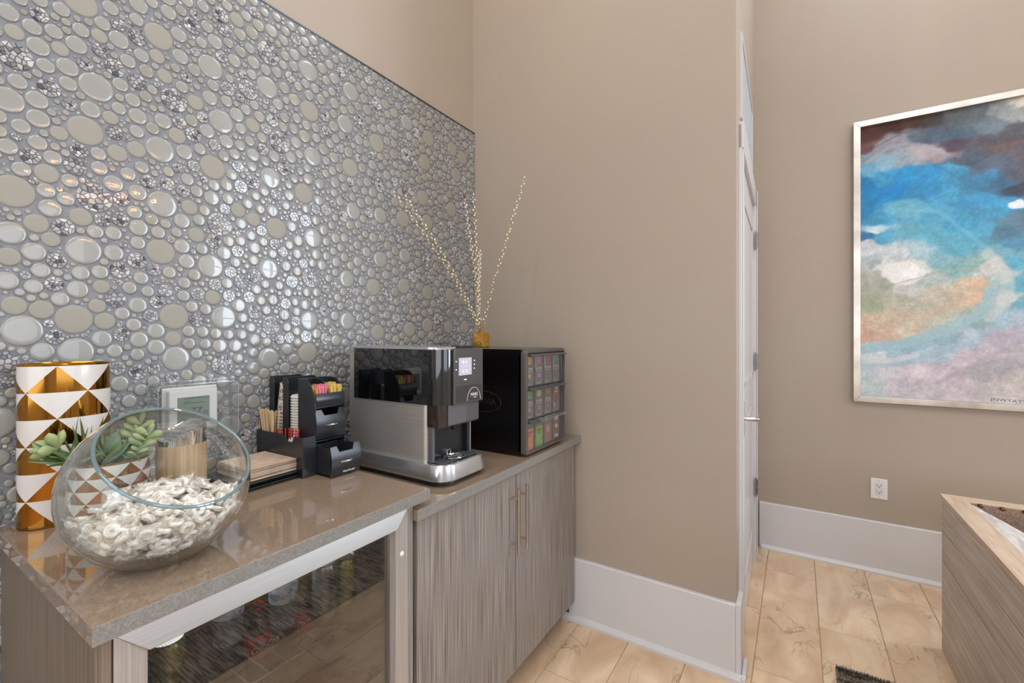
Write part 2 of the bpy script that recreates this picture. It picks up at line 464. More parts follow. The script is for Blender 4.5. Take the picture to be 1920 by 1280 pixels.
# running-bond tiles 0.238 x 0.92
tile_me = bpy.data.meshes.new('floor_tile')
_b = MB().prism([(0.0015, 0.0015), (0.2365, 0.0015), (0.2365, 0.9185), (0.0015, 0.9185)], 'z', -0.008, 0)
tile0 = _b.build('floor_tile', M['floor'], fl, bevel=0.0012, org=(0, 0, 0), seg=1)
first = True; cnt = 0
for k in range(-3, 13):
    x = -0.867 + 0.238 * k
    off = 2.99 if k % 2 else 2.525
    if (k - 3) % 2 == 0: off = 2.99
    else: off = 2.525
    for j in range(-5, 4):
        y = off - 0.92 * j
        y0, y1 = y, y + 0.92
        if x < -1.55 or y0 > 4.0 or y1 < -1.2: continue
        o = tile0 if first else copy_obj(tile0, fl)
        o.location = (x, y0, 0); first = False; cnt += 1

# baseboards with shoe moulding
H_B = 0.293
tag(MB().prism([(BY - 0.0001, 0), (BY - 0.018, 0), (BY - 0.018, H_B - 0.004), (BY - 0.014, H_B), (BY, H_B)], 'x', WX + 0.59, CX - 0.0005).build('baseboard_back', M['trim']), kind='structure')
tag(MB().prism([(BY - 0.018, 0), (BY - 0.036, 0), (BY - 0.036, 0.012), (BY - 0.028, 0.024), (BY - 0.018, 0.028)], 'x', WX + 0.56, CX + 0.036).build('trim_1', M['trim']), kind='structure')
tag(MB().prism([(FY - 0.0001, 0), (FY - 0.018, 0), (FY - 0.018, H_B - 0.004), (FY - 0.014, H_B), (FY, H_B)], 'x', CX + 0.0, 1.9).build('baseboard_far', M['trim']), kind='structure')
tag(MB().prism([(FY - 0.018, 0), (FY - 0.036, 0), (FY - 0.036, 0.012), (FY - 0.028, 0.024), (FY - 0.018, 0.028)], 'x', CX + 0.01, 1.9).build('trim_2', M['trim']), kind='structure')


# everything on the door wall is laid out along it: s from the near corner, n out of the wall
def DW(s, n, z):
    return (CX + DX * s + DY * n, BY + DY * s - DX * n, z)


def dbox(mb, s0, s1, n0, n1, z0, z1):
    vs = [DW(s, n, z) for z in (z0, z1) for s, n in ((s0, n0), (s1, n0), (s1, n1), (s0, n1))]
    return mb.add(vs, [(0, 3, 2, 1), (4, 5, 6, 7), (0, 1, 5, 4), (1, 2, 6, 5), (2, 3, 7, 6), (3, 0, 4, 7)])


tag(dbox(MB(), -0.018, 0.10, 0, 0.018, 0, H_B).build('baseboard_corner', M['trim']), kind='structure')
tag(dbox(MB(), -0.036, 0.10, 0.018, 0.036, 0, 0.026).build('trim_3', M['trim'], bevel=0.006), kind='structure')
# door casing
mb = MB(); dbox(mb, 0.10, 0.19, 0, 0.014, 0, 2.23); dbox(mb, 0.115, 0.135, 0.014, 0.02, 0, 2.23)
dbox(mb, 1.06, 1.17, 0, 0.02, 0, 2.23); dbox(mb, 0.10, 1.17, 0, 0.02, 2.13, 2.24); dbox(mb, 1.15, 1.17, 0.02, 0.026, 0, 2.24)
tag(mb.build('trim_4', M['trim'], bevel=0.002), kind='structure')
d = tag(dbox(MB(), 0.19, 1.055, -0.01, 0.004, 0.012, 2.125).build('door_1', M['trim'], bevel=0.0015), kind='structure')
for i, (z0, z1) in enumerate(((0.22, 0.95), (1.12, 1.98))):        # recessed panels: raised rails around
    mb = MB()
    for (a, b, c, e) in ((0.30, 0.325, z0, z1), (0.93, 0.955, z0, z1), (0.30, 0.955, z0, z0 + 0.025), (0.30, 0.955, z1 - 0.025, z1)):
        dbox(mb, a, b, 0.004, 0.010, c, e)
    mb.build('panel_moulding', M['trim'], d, bevel=0.002)
for zc in (1.92, 1.20, 0.455):
    mb = MB(); dbox(mb, 1.03, 1.062, 0.020, 0.0245, zc - 0.055, zc + 0.055)
    hg = mb.build('hinge', M['hinge'], d, bevel=0.001)
    mb = MB()
    for dz in (-0.035, -0.012, 0.012, 0.035): mb.tube([DW(1.05, 0.026, zc + dz - 0.010), DW(1.05, 0.026, zc + dz + 0.010)], 0.007, 10)
    mb.build('hinge_barrel', M['hinge'], hg, smooth=True)
mb = MB(); dbox(mb, 0.225, 0.285, 0.004, 0.012, 0.90, 1.06)
h = mb.build('door_handle', M['nickel'], d, bevel=0.004)
mb = MB(); mb.tube([DW(0.255, 0.010, 0.985), DW(0.255, 0.05, 0.985), DW(0.262, 0.062, 0.984), DW(0.30, 0.066, 0.982), DW(0.37, 0.066, 0.982)], [0.009, 0.009, 0.0095, 0.009, 0.008], 12)
mb.build('lever', M['nickel'], h, smooth=True)
# air grille above the door
gt = thing('air_grille', 'pale rectangular air return grille high above the white door', 'vent', DW(0.2, 0, 2.29))
mb = MB(); dbox(mb, 0.18, 0.97, 0.0, 0.010, 2.29, 2.31); dbox(mb, 0.18, 0.97, 0, 0.010, 2.64, 2.66); dbox(mb, 0.18, 0.2, 0, 0.010, 2.31, 2.64); dbox(mb, 0.95, 0.97, 0, 0.010, 2.31, 2.64)
mb.build('frame', M['trim'], gt)
mb = MB()
for i in range(28): dbox(mb, 0.2 + 0.75 * i / 28, 0.2 + 0.75 * i / 28 + 0.008, 0.0, 0.006, 2.31, 2.64)
for i in range(13): dbox(mb, 0.2, 0.95, 0.0, 0.005, 2.31 + 0.33 * i / 13, 2.31 + 0.33 * i / 13 + 0.008)
mb.build('lattice', M['grille'], gt, kind='stuff')

# ------------------------------------------------------------------ mosaic wall
MY0, MY1, MZ1 = -0.55, BY - 0.002, 2.462
MX = -1.5015
gr = MB().box(WX, MX, MY0, MY1, 0, MZ1).build('mosaic_grout', M['grout'], wl)
MB().box(WX, MX + 0.003, MY0, MY1, MZ1, MZ1 + 0.006).build('mosaic_edge_trim', M['metal_trim'], wl)
CIRC = 'p1464,2167,387 m1597,1896,376 m1580,2179,382 p830,2300,371 m1606,2303,375 m1291,2165,373 m1776,1999,371 m561,1405,361 m1441,1878,364 p869,2016,362 m249,1678,363 m1568,2006,365 m1816,2190,360 m1768,1558,360 p389,1700,358 m351,1391,356 g533,1719,360 m529,1585,345 g977,2315,359 g692,1407,358 m982,2170,355 m859,1717,353 p986,1564,354 g369,1564,352 g264,1362,354 m372,1863,352 m661,1863,353 p680,1694,351 g656,1561,353 g566,1285,349 m975,1289,355 m1158,2019,355 m1782,2312,351 m1866,2297,355 m1874,1551,355 g995,1709,350 g1160,2323,350 m1273,1555,350 m1445,1575,350 g392,1981,348 g355,1310,349 g685,2012,350 m959,1863,350 g980,1405,348 g1446,2447,345 m362,2180,344 g528,1870,345 g655,2165,344 g828,2185,345 g1134,2183,345 g1144,1409,345 m1600,1401,345 m1888,1398,345 p1602,1716,345 m524,2184,340 g1464,2322,340 g1309,1676,340 m1296,1365,340 g839,1883,340 g833,1575,339 g832,1277,337 m1481,1379,340 g1171,1849,330 g994,2008,335 g1310,1863,335 m1600,1559,335 m1753,1395,335 p560,2023,327 g1141,1575,330 g1452,1713,325 m1902,1703,320 p1199,2219,282 p839,1386,310 p252,1987,305 p1672,1433,289 p764,2147,297 p687,1262,300 p1308,1992,294 p1500,1625,280 g241,1882,280 p681,2340,234 p1290,2333,260 p1519,2145,198 p692,2298,185 g245,1583,260 p1198,1380,235 g543,2308,231 p1520,2297,227 p605,2261,228 m962,2070,230 p883,1929,227 p1041,2180,229 p1124,1819,216 m1091,1333,226 p1046,1340,214 p237,1292,230 m780,2037,225 m782,1731,223 m617,1649,225 m661,1467,223 p784,1430,223 g734,1146,224 m303,1735,223 m363,1645,224 m295,1412,221 m1262,2372,202 g1386,2150,225 m1764,1466,225 g437,2126,220 p429,2049,217 p430,1447,217 g518,1364,216 g519,1319,218 m731,2353,217 g730,2051,219 p779,1853,220 g658,1769,218 m734,1749,220 p964,1766,220 p783,1548,219 p742,1524,220 p913,1541,220 g783,1136,216 g1315,2233,219 m1393,1942,220 m1817,1957,210 g1008,1358,194 m1627,1349,220 m1701,1332,220 p1398,1428,220 p353,1768,218 m286,1613,220 g479,1642,219 g282,1546,217 m409,1388,218 m568,1924,220 m1521,2249,220 m1338,2349,213 m1536,1695,214 m1546,1580,215 m434,1828,215 g309,1654,214 p439,1524,214 p609,1942,214 g586,1883,215 m599,1726,215 p662,1639,215 g592,1567,215 g736,1447,215 p967,1349,211 m251,1419,213 g479,2244,215 g339,2005,214 g289,1859,213 m474,1852,215 g426,1746,214 g477,1736,215 p331,1614,212 g427,1566,211 p475,1553,214 g357,1465,215 g477,1433,212 g403,1342,213 g480,1340,212 g296,1313,215 p477,1254,210 p702,2121,201 g1028,2233,193 m938,1690,215 g1042,2425,215 g1241,2283,215 m1388,2333,215 m1516,2444,214 m1038,2050,215 m1482,1833,215 m1695,2029,215 m1780,2237,215 g1392,1544,215 p1090,1546,215 p307,1939,208 g381,1919,204 m778,2338,210 g841,2382,210 g653,2070,210 m614,2039,210 g534,1952,210 g645,1967,209 p844,2080,207 g781,1941,210 g851,1960,201 g845,1774,210 g785,1639,210 g887,1423,206 g785,1337,210 m781,1246,210 g1084,2338,210 m1519,2340,192 g1149,2077,210 m1087,1939,210 g1346,2045,210 m1272,1762,210 p1249,1861,210 m1658,2128,210 m1564,2237,204 m1271,1460,210 p1041,1446,210 m1558,1356,210 m1763,1654,210 m242,1529,206 g289,2028,210 g355,2068,210 p475,2035,210 g287,1902,205 g477,1942,209 g667,2248,210 m923,2185,210 g699,1955,210 g580,1682,210 g580,1609,210 g693,1607,210 m558,1342,210 g681,1319,210 m1760,2073,210 g1236,1696,210 g1262,1612,210 g1082,2153,205 m1090,1726,205 p1048,1825,204 g1216,1573,205 m1398,1334,205 p512,1534,177 p521,1445,187 g438,1225,205 g782,2244,205 g910,1976,199 p741,1827,205 p618,1399,204 g726,1318,205 g896,1305,204 m624,1258,205 g239,1474,204 p476,2154,205 g576,2155,205 g1122,2438,205 m1032,2351,205 m1570,2370,205 g1199,2144,203 m1392,2241,205 m1864,2412,205 g1084,2034,205 g1268,2066,205 g1268,1949,205 g1208,1891,205 m1038,1747,205 m1621,1948,180 g1192,1650,205 m1394,1725,205 p1152,1473,205 m1700,1636,205 g723,2219,200 g886,2210,200 g1021,1915,200 g893,1593,200 m1085,2243,200 g1163,2250,180 g1225,2324,200 m1696,2336,200 m1216,2036,200 g1455,2075,200 g1389,1850,200 m1349,1741,200 g1340,1613,200 g547,2265,192 m798,2375,198 g572,2216,200 g929,2035,200 g1007,1651,200 g922,1268,200 m1483,1527,198 g1238,1361,194 m1517,1335,200 g1315,1943,193 m1478,1949,195 g1162,1352,195 m740,2312,192 g860,2251,187 g904,1842,195 g914,1735,195 m846,1472,195 p890,1463,185 g964,1462,195 g889,1239,195 g924,2345,195 g1018,1853,191 g934,1642,195 g1478,2263,195 g1555,2275,176 p1390,2030,195 g1248,1910,195 g1650,2044,195 m1573,1844,186 g1031,1614,195 g1130,1658,195 g1458,1771,195 g1494,1672,181 g1396,1634,195 m1459,1469,194 g1201,1422,179 g974,1919,190 m1612,2415,186 p1451,2377,190 p1352,1824,190 g1092,1634,190 g1007,1469,190 g1345,1439,184 g1086,1427,190 m1505,1495,185 m1559,1660,188 g241,2079,190 g1003,2262,176 m1615,2377,180 p1357,1518,190 g1352,2251,182 p1050,2124,185 m1578,1458,185 m520,2126,185 p440,1657,185 g523,1638,177 g611,2134,182 p906,2257,182 g618,1778,178 p732,1619,179 m612,1530,180 p620,1475,181 p903,1344,179 g764,1175,182 m817,1226,178 p556,1232,175 m1529,2377,182 m1496,2408,182 m1580,2106,185 m1826,2034,185 p428,1880,179 p442,1710,176 p499,1773,180 g426,1617,180 p319,1531,176 g363,1506,178 p505,1405,173 p317,1348,177 g884,2373,180 g965,2414,178 m605,1982,176 p733,1889,178 p582,1769,174 p855,1832,180 g743,1709,180 m706,1646,179 p852,1663,175 m782,1598,180 g586,1504,175 p666,1508,178 p706,1476,180 p767,1476,180 m605,1436,176 m598,1328,178 g1202,2413,180 m1349,2311,176 m1387,2197,180 m1572,2414,180 m1673,2381,180 m1796,2364,170 g1201,2105,174 g1006,1776,180 g240,1776,180 p276,1767,180 g470,1682,178 g293,1504,176 g399,1513,177 m402,1476,178 m394,1426,179 m801,2075,180 m921,2080,180 p811,1971,179 m701,1819,180 g704,1778,178 m549,1530,175 m934,1580,180 m935,1326,174 m1007,1209,178 m1634,1627,180 m1275,2222,174 g1091,2108,174 g1066,2081,174 m1706,1497,175 m496,2073,175 g440,2010,175 g313,1775,174 g302,1694,173 m310,1580,174 p316,1475,173 g326,1439,173 g444,1409,170 p442,1354,175 g428,1311,175 g592,2327,175 g634,2336,175 m654,2368,142 g645,2281,175 m742,2258,175 g662,2112,175 g742,2012,175 g882,2072,168 m969,2112,174 g1005,2118,173 g724,1924,171 g716,1857,173 g594,1806,175 p544,1779,175 g764,1778,175 g624,1695,173 g774,1677,175 g742,1653,166 g632,1610,175 g726,1583,171 p711,1551,174 m970,1508,175 p539,1478,170 g584,1466,174 g642,1430,174 g896,1380,171 g597,1364,172 g634,1362,175 g790,1202,172 p290,2104,172 g420,2199,175 g279,2068,175 g456,2080,174 g485,2110,175 g340,1965,174 g466,1981,174 m420,1915,172 g288,1802,175 p360,1810,175 g398,1777,175 g456,1780,175 g390,1614,173 g477,1601,175 g484,1507,175 g468,1380,175 g458,1177,175 g705,2266,157 g822,2239,175 g580,2069,169 g700,2081,175 p573,1964,173 m809,2008,173 p822,2043,175 g932,2122,175 m692,1907,171 p694,1744,163 p1005,1818,170 p807,1700,169 g702,1514,175 g824,1436,171 m670,1357,171 g1064,2382,175 m1195,2278,175 m1229,2189,128 g1503,2100,175 m1424,1825,173 m1434,1942,175 m1527,1836,175 m1608,2238,175 m1550,1535,175 m1622,1468,175 p1442,1435,172 g315,2078,170 g363,2109,169 g301,1989,170 g256,1930,170 m510,1922,167 g261,1830,168 m324,1838,170 g486,1807,170 g262,1732,170 m508,1671,170 g499,1472,157 p434,1266,168 g882,2287,155 m889,2322,170 m891,2409,170 p785,2410,167 g966,2262,168 g758,2079,168 p666,1933,170 g626,1906,170 g665,1809,170 p880,1641,170 p956,1610,170 g791,1503,170 g748,1408,170 g706,1354,170 g641,1326,170 g735,1278,170 p987,1237,163 g1049,2314,170 g1224,2379,170 m1047,2261,132 m1126,2235,169 g1410,2374,170 m1309,2113,164 g1076,1981,170 m1120,1966,170 m1552,2129,157 g1130,1932,170 g1337,1910,170 g1049,1706,170 m1376,1773,170 m1696,2241,170 m1534,2211,167 g1050,1651,170 m1501,1581,148 m1195,1464,170 g1376,1471,170 g1052,1402,170 m1464,1330,170 m1690,1372,170 m1585,1503,170 m251,2040,170 g404,2149,167 m398,2114,170 p400,2078,170 g475,1900,170 g343,1729,167 g336,1683,168 p404,1648,170 g281,1465,169 g459,1478,170 g476,1300,170 p685,2213,170 m937,2239,163 g1008,2081,170 m817,1832,170 g1008,1511,170 g1256,2028,170 g1129,1734,170 m1361,1703,170 g1082,2201,165 g1322,2272,165 m1204,1973,165 g1195,1800,165 m1219,1829,165 g1072,1772,165 g1231,1768,165 m1318,1770,165 g1098,1498,165 p1046,1526,165 p1182,1528,165 m1272,1418,165 g1201,1339,163 m326,2042,165 g437,1946,163 g759,2382,165 g770,2284,165 g776,2202,165 g708,2155,131 p632,2003,159 g740,1957,165 g770,1982,165 g789,1810,165 m639,1726,161 g966,1809,165 g904,1668,165 g992,1617,164 g868,1523,165 g774,1377,165 m746,1353,165 g618,1298,165 g780,1296,165 m592,1237,164 g328,2139,165 g474,2201,165 g396,1813,165 g484,1204,165 m578,2289,151 m702,2380,162 g820,1933,165 m804,1770,165 m814,1664,165 m806,1467,165 g932,1436,165 p926,1403,165 m932,1366,164 m950,1236,165 m1020,1247,165 g1380,2281,165 g1246,2242,163 g1050,2011,165 g1228,2076,165 m1106,2000,165 p1158,1964,165 g1306,1811,165 m1112,1693,165 m1386,1674,165 g1186,1608,165 m1124,1522,165 m1228,1525,165 m1400,1500,165 g1110,1464,165 m1434,1350,165 p435,2166,160 p371,2029,159 g512,1225,160 p614,2299,155 g859,2439,160 p591,2105,158 g785,2106,154 g777,1901,160 g892,1803,160 p609,1851,160 g845,1628,160 g899,1501,160 p869,1338,159 g1089,2415,160 m1308,2418,160 g1074,2283,160 g1127,2272,160 g1119,2131,160 m1047,1962,160 m1411,2070,160 g1494,2065,160 g1396,2106,160 g1083,1899,160 g1226,1943,160 g1168,1904,160 g1088,1805,153 g1088,1594,160 g1394,1594,160 g1204,1496,159 g1069,1473,160 m1353,1345,160 m1545,1433,160 g291,2138,152 g952,2445,154 g923,1905,160 m825,1330,160 g1239,1434,160 g1241,1399,160 m1394,2417,155 p1194,2071,155 g1314,2073,155 m1288,1914,155 g1080,1674,155 g508,2269,155 g630,2225,155 g972,1958,155 p237,1248,150 g818,2431,155 g942,1998,155 m820,1523,155 g926,1470,155 p1078,1857,155 m1700,2103,155 m1386,1897,155 m1358,1648,155 g1224,1628,155 m1414,1464,155 p1077,1370,154 g1132,1324,155 m1360,1401,155 m1386,1375,155 m1684,1473,118 g258,2121,150 m1823,2414,150 g1358,2006,150 m1628,2150,149 g1316,1508,150 m1420,1386,150 m1536,1468,150 m1511,1426,150 m1272,1716,145 m1316,1469,145 p513,1260,140 p342,1915,145 g1368,2377,145 m1300,1602,145 g1344,1573,145 m1478,1433,145 p1313,1436,125 m248,1222,123 p568,1833,135 m1662,2006,135 p801,1166,121 g230,1204,114 g228,1327,110 m438,1975,101 m322,1502,94 p552,1625,103 m407,1540,94 g362,1946,94 p254,1804,91 m317,1803,95 p268,1491,93 g259,1450,91 p306,1380,90 m336,2113,92 g287,1964,95 p281,1712,88 g339,1493,87 g311,1883,90 g319,1865,86 g362,1611,88 m298,1445,89 m458,1277,78 m337,2093,89 g414,2022,88 g335,1794,87 g282,1579,90 g277,1438,89 g427,2080,80 g298,1828,85 g262,1315,85 g454,1320,85 g424,1196,85 g392,2050,80 g400,1311,80'
circ = []
for t in CIRC.split():
    y, z, r = t[1:].split(','); y = int(y) / 1000; z = int(z) / 1000; r = int(r) / 10000
    circ.append([y, z, r, t[0]])
rng = random.Random(11)
cell = 0.04; grid = {}


def put(c):
    k = (int(c[0] // cell), int(c[1] // cell))
    grid.setdefault(k, []).append(c)


circ = [c for c in circ if c[1] + c[2] < MZ1 + 0.02 and c[0] + c[2] < MY1 + 0.012]
for c in circ:
    c[2] = min(c[2], max(0.006, MZ1 - 0.001 - c[1]), max(0.006, MY1 - 0.001 - c[0]))
circ = [c for c in circ if c[1] + c[2] <= MZ1 and c[0] + c[2] <= MY1]
for c in circ: put(c)
GAP = 0.0012
EXTRA = []


def room_at(y, z, cap):
    d = cap; ky, kz = int(y // cell), int(z // cell)
    for a in (-2, -1, 0, 1, 2):
        for b in (-2, -1, 0, 1, 2):
            for c in grid.get((ky + a, kz + b), ()):
                q = math.hypot(c[0] - y, c[1] - z) - c[2] - GAP
                if q < d:
                    d = q
                    if d < 0.0025: return 0
    return d


def rnd_type(r):
    q = rng.random()
    return 'p' if q < 0.2 else ('m' if q < 0.45 else 'g')


def fill(n, cap, rmin, y0, y1, z0, z1):
    for _ in range(n):
        y = rng.uniform(y0, y1); z = rng.uniform(z0, z1)
        d = room_at(y, z, cap)
        d = min(d, MY1 - y, y - MY0, MZ1 - z, z)
        if d >= rmin:
            c = [y, z, d, rnd_type(d)]; circ.append(c); put(c)


# areas the photograph hardly shows get the same mix of sizes, coarser
for (y0, y1, z0, z1) in ((MY0, 0.3, 0, MZ1), (0.3, MY1, 0, 1.12), (0.3, 1.0, 2.2, MZ1)):
    fill(260, 0.036, 0.030, y0, y1, z0, z1)
    fill(1500, 0.019, 0.016, y0, y1, z0, z1)
fill(9000, 0.019, 0.012, MY0, MY1, 0.85, MZ1)
fill(5000, 0.016, 0.012, MY0, 0.3, 0, MZ1)
fill(26000, 0.009, 0.0055, 0.2, MY1, 0.9, MZ1)
fill(34000, 0.0058, 0.0032, 0.2, MY1, 0.9, MZ1)
fill(5000, 0.009, 0.006, MY0, 0.26, 0, MZ1)
print('mosaic pieces', len(circ))
PROF = [(0.0, 1.0), (0.60, 0.995), (0.80, 0.95), (0.905, 0.80), (0.97, 0.48), (1.0, 0.0)]


def dome(seg):
    vs = [(PROF[0][1], 0, 0)]; fs = []
    for r, h in PROF[1:]:
        for i in range(seg):
            a = 2 * PI * i / seg; vs.append((h, r * math.cos(a), r * math.sin(a)))
    for i in range(seg): fs.append((0, 1 + i, 1 + (i + 1) % seg))
    for k in range(len(PROF) - 2):
        for i in range(seg):
            a = 1 + k * seg + i; b = 1 + k * seg + (i + 1) % seg
            fs.append((a, a + seg, b + seg, b))
    return vs, fs


def dome_mesh(name, seg, m):
    vs, fs = dome(seg); me = bpy.data.meshes.new(name); me.from_pydata(vs, [], fs)
    me.polygons.foreach_set('use_smooth', [True] * len(fs)); me.materials.append(m); me.update()
    return me


me_g = dome_mesh('glass_tile', 28, M['glass_tile']); me_m = dome_mesh('satin_tile', 28, M['matte_tile'])
CHIP = ['aeadad', '9b9a9c', 'bfbdbb', '88878a', 'cac7c3', '737276', 'a8a5a2', '939295', '45444a', 'b5aa9a', 'c8c6c2', '9a8470']
CHIPW = [5, 5, 5, 4, 4, 3, 4, 4, 1.0, 0.7, 3, 0.4]


def chips(seed, n, R=1.0):
    """stone chips: voronoi cells of a disc, each a raised irregular polygon"""
    r = random.Random(seed); pts = []
    while len(pts) < n:
        a = r.uniform(0, 2 * PI); q = math.sqrt(r.random()) * 0.94; p = (q * math.cos(a), q * math.sin(a))
        if all(math.hypot(p[0] - s[0], p[1] - s[1]) > 1.05 / math.sqrt(n) for s in pts) or r.random() < 0.02: pts.append(p)
    out = []
    for i, p in enumerate(pts):
        poly = [(math.cos(2 * PI * k / 14), math.sin(2 * PI * k / 14)) for k in range(14)]
        for j, s in enumerate(pts):
            if i == j: continue
            mx, my = (p[0] + s[0]) / 2, (p[1] + s[1]) / 2; nx, ny = s[0] - p[0], s[1] - p[1]
            new = []
            for a, b in zip(poly, poly[1:] + poly[:1]):
                da = (a[0] - mx) * nx + (a[1] - my) * ny; db = (b[0] - mx) * nx + (b[1] - my) * ny
                if da <= 0: new.append(a)
                if da * db < 0:
                    t = da / (da - db); new.append((a[0] + (b[0] - a[0]) * t, a[1] + (b[1] - a[1]) * t))
            poly = new
            if len(poly) < 3: break
        if len(poly) < 3: continue
        cx = sum(q[0] for q in poly) / len(poly); cy = sum(q[1] for q in poly) / len(poly)
        k1 = r.uniform(0.88, 0.95); k2 = k1 - 0.16
        low = [(0.25, cx + (q[0] - cx) * k1, cy + (q[1] - cy) * k1) for q in poly]
        h = r.uniform(0.75, 1.05)
        hi = [(h, cx + (q[0] - cx) * k2, cy + (q[1] - cy) * k2) for q in poly]
        c = srgb(r.choices(CHIP, CHIPW)[0]); f = r.uniform(0.75, 1.1); out.append((low, hi, tuple(x * f for x in c)))
    return out


def chip_geom(seed, n):
    vs = []; fs = []; cs = []
    for low, hi, c in chips(seed, n):
        b = len(vs); k = len(low); vs += low + hi
        fs.append(tuple(range(b + k, b + 2 * k))); cs.append(c)
        for i in range(k): fs.append((b + i, b + (i + 1) % k, b + k + (i + 1) % k, b + k + i)); cs.append(c)
    # dark resin bed
    b = len(vs); vs.append((0.3, 0, 0)); sg = 16
    vs += [(0.3, 0.97 * math.cos(2 * PI * i / sg), 0.97 * math.sin(2 * PI * i / sg)) for i in range(sg)]
    for i in range(sg): fs.append((b, b + 1 + i, b + 1 + (i + 1) % sg)); cs.append(srgb('626367'))
    return vs, fs, cs


def mesh_of(name, vs, fs, cs, m, smooth=False):
    me = bpy.data.meshes.new(name); me.from_pydata(vs, [], fs)
    if cs is not None:
        at_ = me.color_attributes.new('Col', 'FLOAT_COLOR', 'CORNER'); tot = [len(f) for f in fs]
        arr = np.repeat(np.array([(*c, 1.0) for c in cs]), tot, axis=0); at_.data.foreach_set('color', arr.ravel())
    if smooth: me.polygons.foreach_set('use_smooth', [True] * len(fs))
    me.materials.append(m); me.update(); return me


CH_BIG = [mesh_of('stone_tile', *chip_geom(50 + i, 34), M['stone_tile']) for i in range(4)]
CH_MID = [mesh_of('stone_tile', *chip_geom(80 + i, 17), M['stone_tile']) for i in range(8)]
chip_small = [chip_geom(200 + i, 7) for i in range(5)]
chip_mid = [chip_geom(300 + i, 14) for i in range(8)]


def seen_size(c):
    d = SA * 1.5 + CA * c[0]
    if c[0] < 0.2 or c[0] - c[2] > MY1: return 0
    u = 960 + 840 * (c[0] * SA - 1.5 * CA) / d; v = 630 - (c[1] - 1.35) * 840 / d
    if u < -5 or v < -10 or v > 1000 or (u > 60 and v > 915): return 0
    return c[2] / d * (1 if c[2] > 0.012 else 0.9)


order = sorted(circ, key=seen_size, reverse=True)
top = order[:300]; rest = order[300:]
b_org = ORG[wl.name]
LOC0 = Vector((MX, 0, 0)) - b_org
for c in top:
    y, z, r, t = c
    h = 0.0042 if t == 'g' else (0.0034 if t == 'm' else 0.0036)
    if t == 'p': me = (CH_BIG if r > 0.026 else CH_MID)[rng.randrange(4)]
    else: me = me_g if t == 'g' else me_m
    nm = {'p': 'stone_tile', 'g': 'glass_tile', 'm': 'satin_tile'}[t]
    o = bpy.data.objects.new(nm, me); C.objects.link(o); o.parent = wl
    o.location = LOC0 + Vector((0, y, z)); o.scale = (h, r, r)
    o.rotation_euler = (rng.uniform(0, 6.28) if t == 'p' else 0, 0, 0)
# the remaining small pieces: real relief, joined
tv, tf = dome(14); tv = np.array(tv); tfl = [list(f) for f in tf]
sv, sf = dome(10); sv = np.array(sv)
V = []; F = []; CO = []; nv = 0
rest_clear = []
for c in rest:
    y, z, r, t = c
    if y + r > MY1 + 0.001 or z + r > MZ1 + 0.001:      # cut tiles at the edges
        pass
    h = min(0.0040, 0.45 * r)
    if t == 'p' and r > 0.0045:
        vs, fs, cs = (chip_mid[rng.randrange(8)] if r > 0.010 else chip_small[rng.randrange(5)])
        a = rng.uniform(0, 6.28); vs = np.array(vs); ca, sa = math.cos(a), math.sin(a)
        P = np.empty_like(vs); P[:, 0] = MX + vs[:, 0] * h; P[:, 1] = y + (vs[:, 1] * ca - vs[:, 2] * sa) * r; P[:, 2] = z + (vs[:, 1] * sa + vs[:, 2] * ca) * r
        F += [tuple(i + nv for i in f) for f in fs]; CO += cs
    else:
        src, ff = (tv, tf) if r > 0.008 else (sv, sf)
        P = np.empty_like(src); P[:, 0] = MX + src[:, 0] * h; P[:, 1] = y + src[:, 1] * r; P[:, 2] = z + src[:, 2] * r
        q = rng.uniform(0.86, 1.06); col = srgb('989489' if t == 'm' else '979690')
        if t == 'p': col = srgb(rng.choices(CHIP, CHIPW)[0])
        col = tuple(x * q for x in col)
        F += [tuple(i + nv for i in f) for f in ff]; CO += [col] * len(ff)
    P[:, 1] = np.minimum(P[:, 1], MY1); P[:, 2] = np.minimum(P[:, 2], MZ1)
    V.append(P); nv += len(P)
V = np.concatenate(V) - np.array(b_org)
me = mesh_of('mosaic_small_tiles', V.tolist(), F, CO, M['mosaic_rest'])
me.polygons.foreach_set('use_smooth', [len(f) < 5 for f in F])
o = bpy.data.objects.new('mosaic_small_tiles', me); C.objects.link(o); o.parent = wl; o['kind'] = 'stuff'
# loose little chips set in the joints near the stone tiles
rc = random.Random(5); V = []; F = []; CO = []
ps = [c for c in circ if c[3] == 'p' and c[0] > 0.18 and c[1] > 0.9]
for c in ps:
    for _ in range(int(10 + c[2] * 500)):
        a = rc.uniform(0, 2 * PI); q = c[2] + rc.uniform(0.001, 0.016); y = c[0] + q * math.cos(a); z = c[1] + q * math.sin(a)
        if y > MY1 - 0.004 or z > MZ1 - 0.004: continue
        d = room_at(y, z, 0.006)
        if d < 0.0026: continue
        d = min(d, 0.0042); k = rc.randint(4, 6); b = len(V); a0 = rc.uniform(0, 6.28)
        ring = [(a0 + 2 * PI * i / k, d * rc.uniform(0.8, 1.1)) for i in range(k)]
        V += [(MX, y + r_ * math.cos(t_), z + r_ * math.sin(t_)) for t_, r_ in ring] + [(MX + 0.0022, y + 0.7 * r_ * math.cos(t_), z + 0.7 * r_ * math.sin(t_)) for t_, r_ in ring]
        col = tuple(x * rc.uniform(0.8, 1.1) for x in srgb(rc.choices(CHIP, CHIPW)[0]))
        F.append(tuple(range(b + k, b + 2 * k))); CO.append(col)
        for i in range(k): F.append((b + i, b + (i + 1) % k, b + k + (i + 1) % k, b + k + i)); CO.append(col)
        put([y, z, d, 'c'])
me = mesh_of('joint_chips', (np.array(V) - np.array(b_org)).tolist(), F, CO, M['stone_tile'])
o = bpy.data.objects.new('joint_chips', me); C.objects.link(o); o.parent = wl; o['kind'] = 'stuff'

